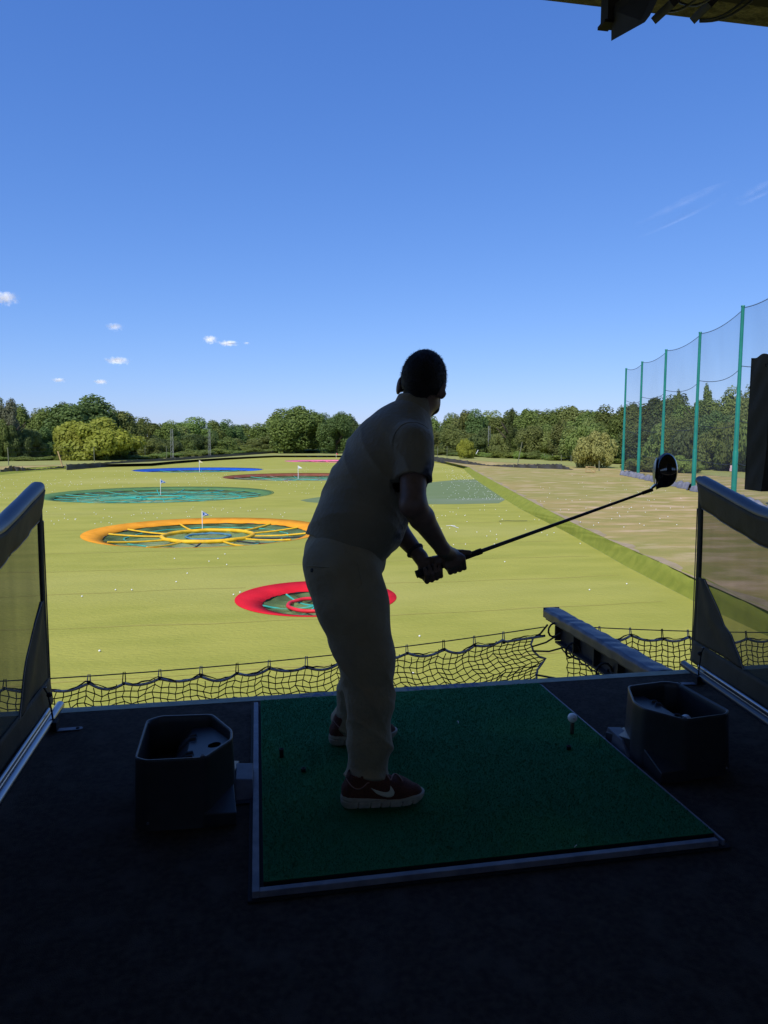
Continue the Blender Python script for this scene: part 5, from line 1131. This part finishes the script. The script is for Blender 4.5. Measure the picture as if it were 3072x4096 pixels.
# ---- shoes
def shoe(heel, toe, side):
    ax = (toe-heel); L = ax.length; ax.normalize(); ay = Vector((-ax.y, ax.x, 0))*side; s = L/.30; z0 = MT+.002
    e = empty('shoe', (heel.x, heel.y, z0), math.atan2(ax.y, ax.x), parent=person)
    def f2(x, y): return np.minimum(np.minimum(np.sqrt((x-.042)**2+(y*1.08)**2)-.038, 1), 1)
    def plan(x, y, g=0):
        z = x*0; a = rc(x, y, z, (.043, 0, 0), (.20, .004*side, 0), .036, .049); b_ = rc(x, y, z, (.20, .004*side, 0), (.262, -.004*side, 0), .049, .037); return smin(a, b_, .01)-g
    def top(x): return .030+.016*np.exp(-(x/.10)**2)+.006*np.clip((x-.2)/.1, 0, 1)
    def rock(x): return .030*np.clip((x-.235)/.065, 0, 1)**2+.010*np.clip((.03-x)/.04, 0, 1)**2
    def sole_f(x, y, z):
        d = np.maximum(plan(x, y)-.004*np.sin(np.clip(z/.045, 0, 1)*3.1), np.maximum(z-top(x), rock(x)-z))
        for gx in (.062, .105, .140, .172, .215, .252): d = np.maximum(d, -np.maximum(np.abs(x-gx-.12*(z-.01))-.0018, np.maximum(z-.020, -(plan(x, y)+.007))))
        return np.maximum(d, -np.maximum(np.abs(z-.024-.1*(x-.08)**2*6)-.0012, np.maximum(x-.19, -(plan(x, y)+.003))))
    P, F_ = field_mesh(sole_f, (-.02, -.075, -.01), (.33, .075, .07), .003); ob = link('sole', np_mesh('sole', P*s, F_), M_sole, e)
    def up_f(x, y, z):
        d = smin(rc(x, y, z, (.045, 0, .045), (.215, .003*side, .032), .036, .044), rc(x, y, z, (.215, .003*side, .032), (.262, -.003*side, .028), .044, .032), .02)
        ank = rc(x, y, z, (.050, 0, .05), (.058, 0, .10), .036, .034); d = smin(d, ank, .03); d = smin(d, rc(x, y, z, (.095, 0, .085), (.20, 0, .045), .034, .036), .03)
        d = np.maximum(d, .012-z); d = np.maximum(d, plan(x, y, .001)-.0)
        d = np.maximum(d, -rc(x, y, z, (.072, 0, .075), (.060, 0, .16), .026, .036))          # opening for the foot
        return d+.0006*np.sin(x*420)*np.exp(-((z-.07)/.03)**2)*(x < .05)
    P, F_ = field_mesh(up_f, (-.02, -.075, 0), (.33, .075, .15), .003); um = np_mesh('upper', P*s, F_); link('upper', um, M_upper, e)
    bv = BVHTree.FromPolygons([v.co[:] for v in um.vertices], [tuple(p.vertices) for p in um.polygons])
    # the tick on the outer side, laid on the upper
    sw = [(.105, .083), (.130, .060), (.150, .052), (.168, .049), (.180, .052), (.187, .061), (.184, .072), (.176, .083), (.178, .074), (.174, .068), (.166, .066), (.152, .066), (.135, .071)]
    low = [(.105, .0835), (.125, .0635), (.145, .0535), (.163, .0488), (.176, .049), (.185, .055), (.188, .065), (.183, .075), (.1745, .085)]
    upp = [(.105, .0840), (.122, .0765), (.138, .0710), (.151, .0675), (.161, .0668), (.168, .0685), (.172, .0730), (.1735, .0790), (.1742, .0852)]
    for sd_ in (-1, 1):
        b = MB(); V = []; ok = True; m_ = len(low); n2 = 5
        for i in range(m_):
            for j in range(n2):
                x = lerp(low[i][0], upp[i][0], j/(n2-1))*s; z = (lerp(low[i][1], upp[i][1], j/(n2-1))-.010)*s
                h_, nr, _, _ = bv.ray_cast(Vector((x, sd_*.2, z)), Vector((0, -sd_, 0)))
                V.append(h_+nr*.0015 if h_ else Vector((x, sd_*.045*s, z)))
        b.add(V, [(i*n2+j, (i+1)*n2+j, (i+1)*n2+j+1, i*n2+j+1) for i in range(m_-1) for j in range(n2-1)], True); b.build('swoosh', M_swoosh, e, solid=.001)
    for k in range(5):   # laces
        x = (.122+.022*k)*s; pts_ = []
        for t in np.linspace(-1, 1, 9):
            h_, nr, _, _ = bv.ray_cast(Vector((x+.010*t*s*(1 if k % 2 else -1), t*.024*s, .3)), Vector((0, 0, -1)))
            if h_: pts_.append(h_+Vector((0, 0, .003)))
        MB().tube(pts_, .0028*s, 6).build('lace', M_lace, e)
    for t0 in (-1, 1):
        MB().tube([Vector((.13*s+.02*math.sin(a)*t0, t0*.02*(1-math.cos(a))*s*.6, .112*s-.008*(1-math.cos(a)))) for a in np.linspace(0, 5.6, 14)], .0024*s, 6).build('lace_bow', M_lace, e)
    for sd_ in (-1, 1):
        pts_ = []
        for t in np.linspace(0, 1, 14):
            x = lerp(.01, .10, t)*s; z = (.118-.045*math.sin(math.pi*min(1, t*1.1)*.8))*s
            h_, nr, _, _ = bv.ray_cast(Vector((x, sd_*.2, z)), Vector((0, -sd_, 0)))
            if h_: pts_.append(h_+nr*.001)
        if len(pts_) > 2: MB().tube(pts_, .0022, 5).build('collar_piping', M_lace, e)
    return e
shoe(G(1358, 3222, MT), G(1694, 3196, MT), 1); shoe(G(1312, 2975, MT), G(1588, 2948, MT), -1)
# ---- bracelet / watch on the left wrist
w0 = lerp(Lel, Lwr, .86); wd_ = (Lwr-Lel).normalized(); wa = wd_.orthogonal().normalized(); wb = wd_.cross(wa)
MB().tube([w0+(wa*math.cos(t)+wb*math.sin(t))*.0315 for t in np.linspace(0, 6.2832, 28)], .010, 8, cap=False, flat=.5).build('watch_strap', M_blk, person)

# ------------------------------------------------------------------ the driver he holds
M_shaft = mat('black graphite shaft', (.012, .012, .014), rough=.3, spec=.6); M_grip = mat('rubber grip', (.014, .014, .015), rough=.8)
M_crown = mat('gloss black crown', (.008, .008, .010), rough=.08, spec=.6, coat=1); M_face = mat('brushed face', (.18, .19, .21), rough=.3, metal=.8)
club = empty('golf_club', BUTT, label='black driver held out to the right in both hands', cat='golf club')
rel = lambda p: Vector(p)-BUTT
MB().tube([rel(BUTT), rel(BUTT+S_*.03), rel(BUTT+S_*.26), rel(BUTT+S_*.272)], [.0155, .0150, .0118, .0098], 14).build('grip', M_grip, club)
MB().tube([rel(BUTT+S_*.262), rel(BUTT+S_*.285)], .0125, 14).build('grip_collar', M_grip, club)
MB().tube([rel(BUTT+S_*.27), rel(HOS)], [.0085, .0055], 12).build('shaft', M_shaft, club)
MB().tube([rel(HOS-S_*.045), rel(HOS+S_*.002)], [.0078, .0082], 12).build('ferrule', M_grip, club)
# head: long axis up, pear shaped, sole and crown meeting in a rounded skirt
hh = J(1437, 1018, depth(HOS)*.985); view = (hh-Vector((0, 0, CAM_H))).normalized()
hu = (J(1440, 980, hh.y)-J(1434, 1050, hh.y)).normalized(); hr = hu.cross(view).normalized(); hr = hr if hr.dot(CR) > 0 else -hr; hv = hr.cross(hu)
hv = (hv*math.cos(.25)+hr*math.sin(.25)).normalized(); hr = hu.cross(hv).normalized(); hr = hr if hr.dot(CR) > 0 else -hr
sc_ = depth(hh)*K/FPX
HR = [[hr[i], hu[i], hv[i]] for i in range(3)]
def head_f(X, Y, Z):
    x, y, z = X-hh[0], Y-hh[1], Z-hh[2]; a, b_, c = (hr[0]*x+hr[1]*y+hr[2]*z, hu[0]*x+hu[1]*y+hu[2]*z, hv[0]*x+hv[1]*y+hv[2]*z)
    a = a/sc_; b_ = b_/sc_; c = c/sc_
    d = ell(a, b_, c, (1, 3, 0), (23.5, 36, 17)); d = smin(d, ell(a, b_, c, (3, -6, 0), (20, 27, 15)), 8)
    d = smin(d, rc(a, b_, c, (-4, -24, 0), (-24, -42, 0), 9, 3.6), 7)
    d = np.maximum(d, -(a+22.5-.004*b_*b_))
    return d*sc_
hosp = hh+hr*(-26*sc_)+hu*(-42*sc_)
P, F_ = field_mesh(head_f, tuple(hh-Vector((.10,)*3)), tuple(hh+Vector((.10,)*3)), .002); P = P-np.array(T3(BUTT)); link('head', np_mesh('head', P, F_), M_crown, club)
MB().tube([rel(HOS-S_*.01), rel(hosp+(hh-hosp)*.25)], [.0068, .0075], 12).build('hosel', M_crown, club)
fc = MB(); fc.grid(lambda u, v: rel(hh+hr*((-23.2+.004*((v-.5)*56)**2)*sc_)+hu*((v-.5)*56*sc_)+hv*((u-.5)*24*(1-.7*abs(2*v-1)**2)*sc_)), 6, 16); fc.build('club_face', M_face, club, solid=.0008)
MB().tube([rel(hh+hr*((1+23.9*math.cos(t))*sc_)+hu*((3+36.4*math.sin(t))*sc_)) for t in np.linspace(1.2, 2.9, 24)], .0012, 6).build('edge_glint', M_wht, club)  # white line stands in for the sky's glint on the upper edge

# ------------------------------------------------------------------ clouds: small fair-weather puffs, far off
def cloud(px, py, wpx, hpx, label, den=1.0, d=3200, slant=0, seed=0):
    r_ = _ray(px, py); c = Vector((0, 0, CAM_H))+r_*(d/r_.dot(CF)); wx = wpx*d/FPX; hz_ = hpx*d/FPX
    m = bpy.data.materials.new('cloud'); m.use_nodes = True; n = m.node_tree; b_ = n.nodes['Principled BSDF']; b_.inputs['Base Color'].default_value = (.93, .93, .95, 1); b_.inputs['Roughness'].default_value = 1; b_.inputs['Specular IOR Level'].default_value = 0
    tc = n.nodes.new('ShaderNodeTexCoord'); sp = n.nodes.new('ShaderNodeSeparateXYZ'); n.links.new(tc.outputs['Object'], sp.inputs[0])
    def mth(op, a, b2=None):
        q = n.nodes.new('ShaderNodeMath'); q.operation = op
        for i, v in enumerate((a, b2)):
            if v is None: continue
            if isinstance(v, (int, float)): q.inputs[i].default_value = v
            else: n.links.new(v, q.inputs[i])
        return q.outputs[0]
    ex = mth('POWER', mth('ABSOLUTE', mth('DIVIDE', sp.outputs[0], wx*.5)), 2); ez = mth('POWER', mth('ABSOLUTE', mth('DIVIDE', sp.outputs[2], hz_*.5)), 2)
    rr = mth('SQRT', mth('ADD', ex, ez)); ns = n.nodes.new('ShaderNodeTexNoise'); ns.inputs['Scale'].default_value = 5.5/wx; ns.inputs['Detail'].default_value = 8; ns.inputs['Roughness'].default_value = .62; n.links.new(tc.outputs['Object'], ns.inputs[0])
    v = mth('SUBTRACT', mth('ADD', mth('MULTIPLY', ns.outputs[0], 1.7), .08), rr); mr = n.nodes.new('ShaderNodeMapRange'); mr.interpolation_type = 'SMOOTHSTEP'; mr.inputs[1].default_value = .0; mr.inputs[2].default_value = 1.15; mr.inputs[4].default_value = den; n.links.new(v, mr.inputs[0])
    t = n.nodes.new('ShaderNodeBsdfTransparent'); mx = n.nodes.new('ShaderNodeMixShader'); n.links.new(mr.outputs[0], mx.inputs[0]); n.links.new(t.outputs[0], mx.inputs[1]); n.links.new(b_.outputs[0], mx.inputs[2]); n.links.new(mx.outputs[0], n.nodes['Material Output'].inputs[0])
    b = MB(); rs = random.Random(seed)
    def f(u, v2):
        th_ = 2*math.pi*u; ph = math.pi*(v2-.5); q = 1+.12*math.sin(th_*3+seed)*math.cos(ph*4); return (wx*.62*math.cos(ph)*math.cos(th_)*q, wx*.22*math.cos(ph)*math.sin(th_)*q, hz_*.62*math.sin(ph)*q)
    b.grid(f, 36, 18); o = b.build('cloud', m); o.location = c; o.rotation_euler = (0, slant, -YAW-math.atan((px-1536)/FPX)); tag(o, label, 'cloud', 'clouds'); o.visible_shadow = True; return o
cloud(20, 1192, 110, 62, 'white cloud at the left edge, highest of the puffs', .9, seed=1)
cloud(457, 1308, 80, 34, 'faint thin wisp above the lens-shaped cloud', .5, seed=2); cloud(468, 1444, 115, 34, 'flat lens-shaped white cloud low on the left', .95, seed=3)
cloud(840, 1358, 66, 38, 'small peaked white cloud above the middle trees', .9, seed=4); cloud(912, 1374, 96, 26, 'small drawn-out white cloud just right of the peaked one', .9, seed=5); cloud(986, 1373, 30, 12, 'tiny wisp right of the drawn-out cloud', .4, seed=6)
cloud(234, 1521, 60, 22, 'small pale cloud low over the left oak', .7, seed=7); cloud(402, 1528, 62, 24, 'small bright cloud low beside the left oak', .9, seed=8)
cloud(2720, 845, 460, 50, 'faint slanting streak of high cloud on the right', .06, 5200, -.36, 9); cloud(3030, 770, 220, 46, 'second faint streak of high cloud at the right edge', .06, 5200, -.36, 10)
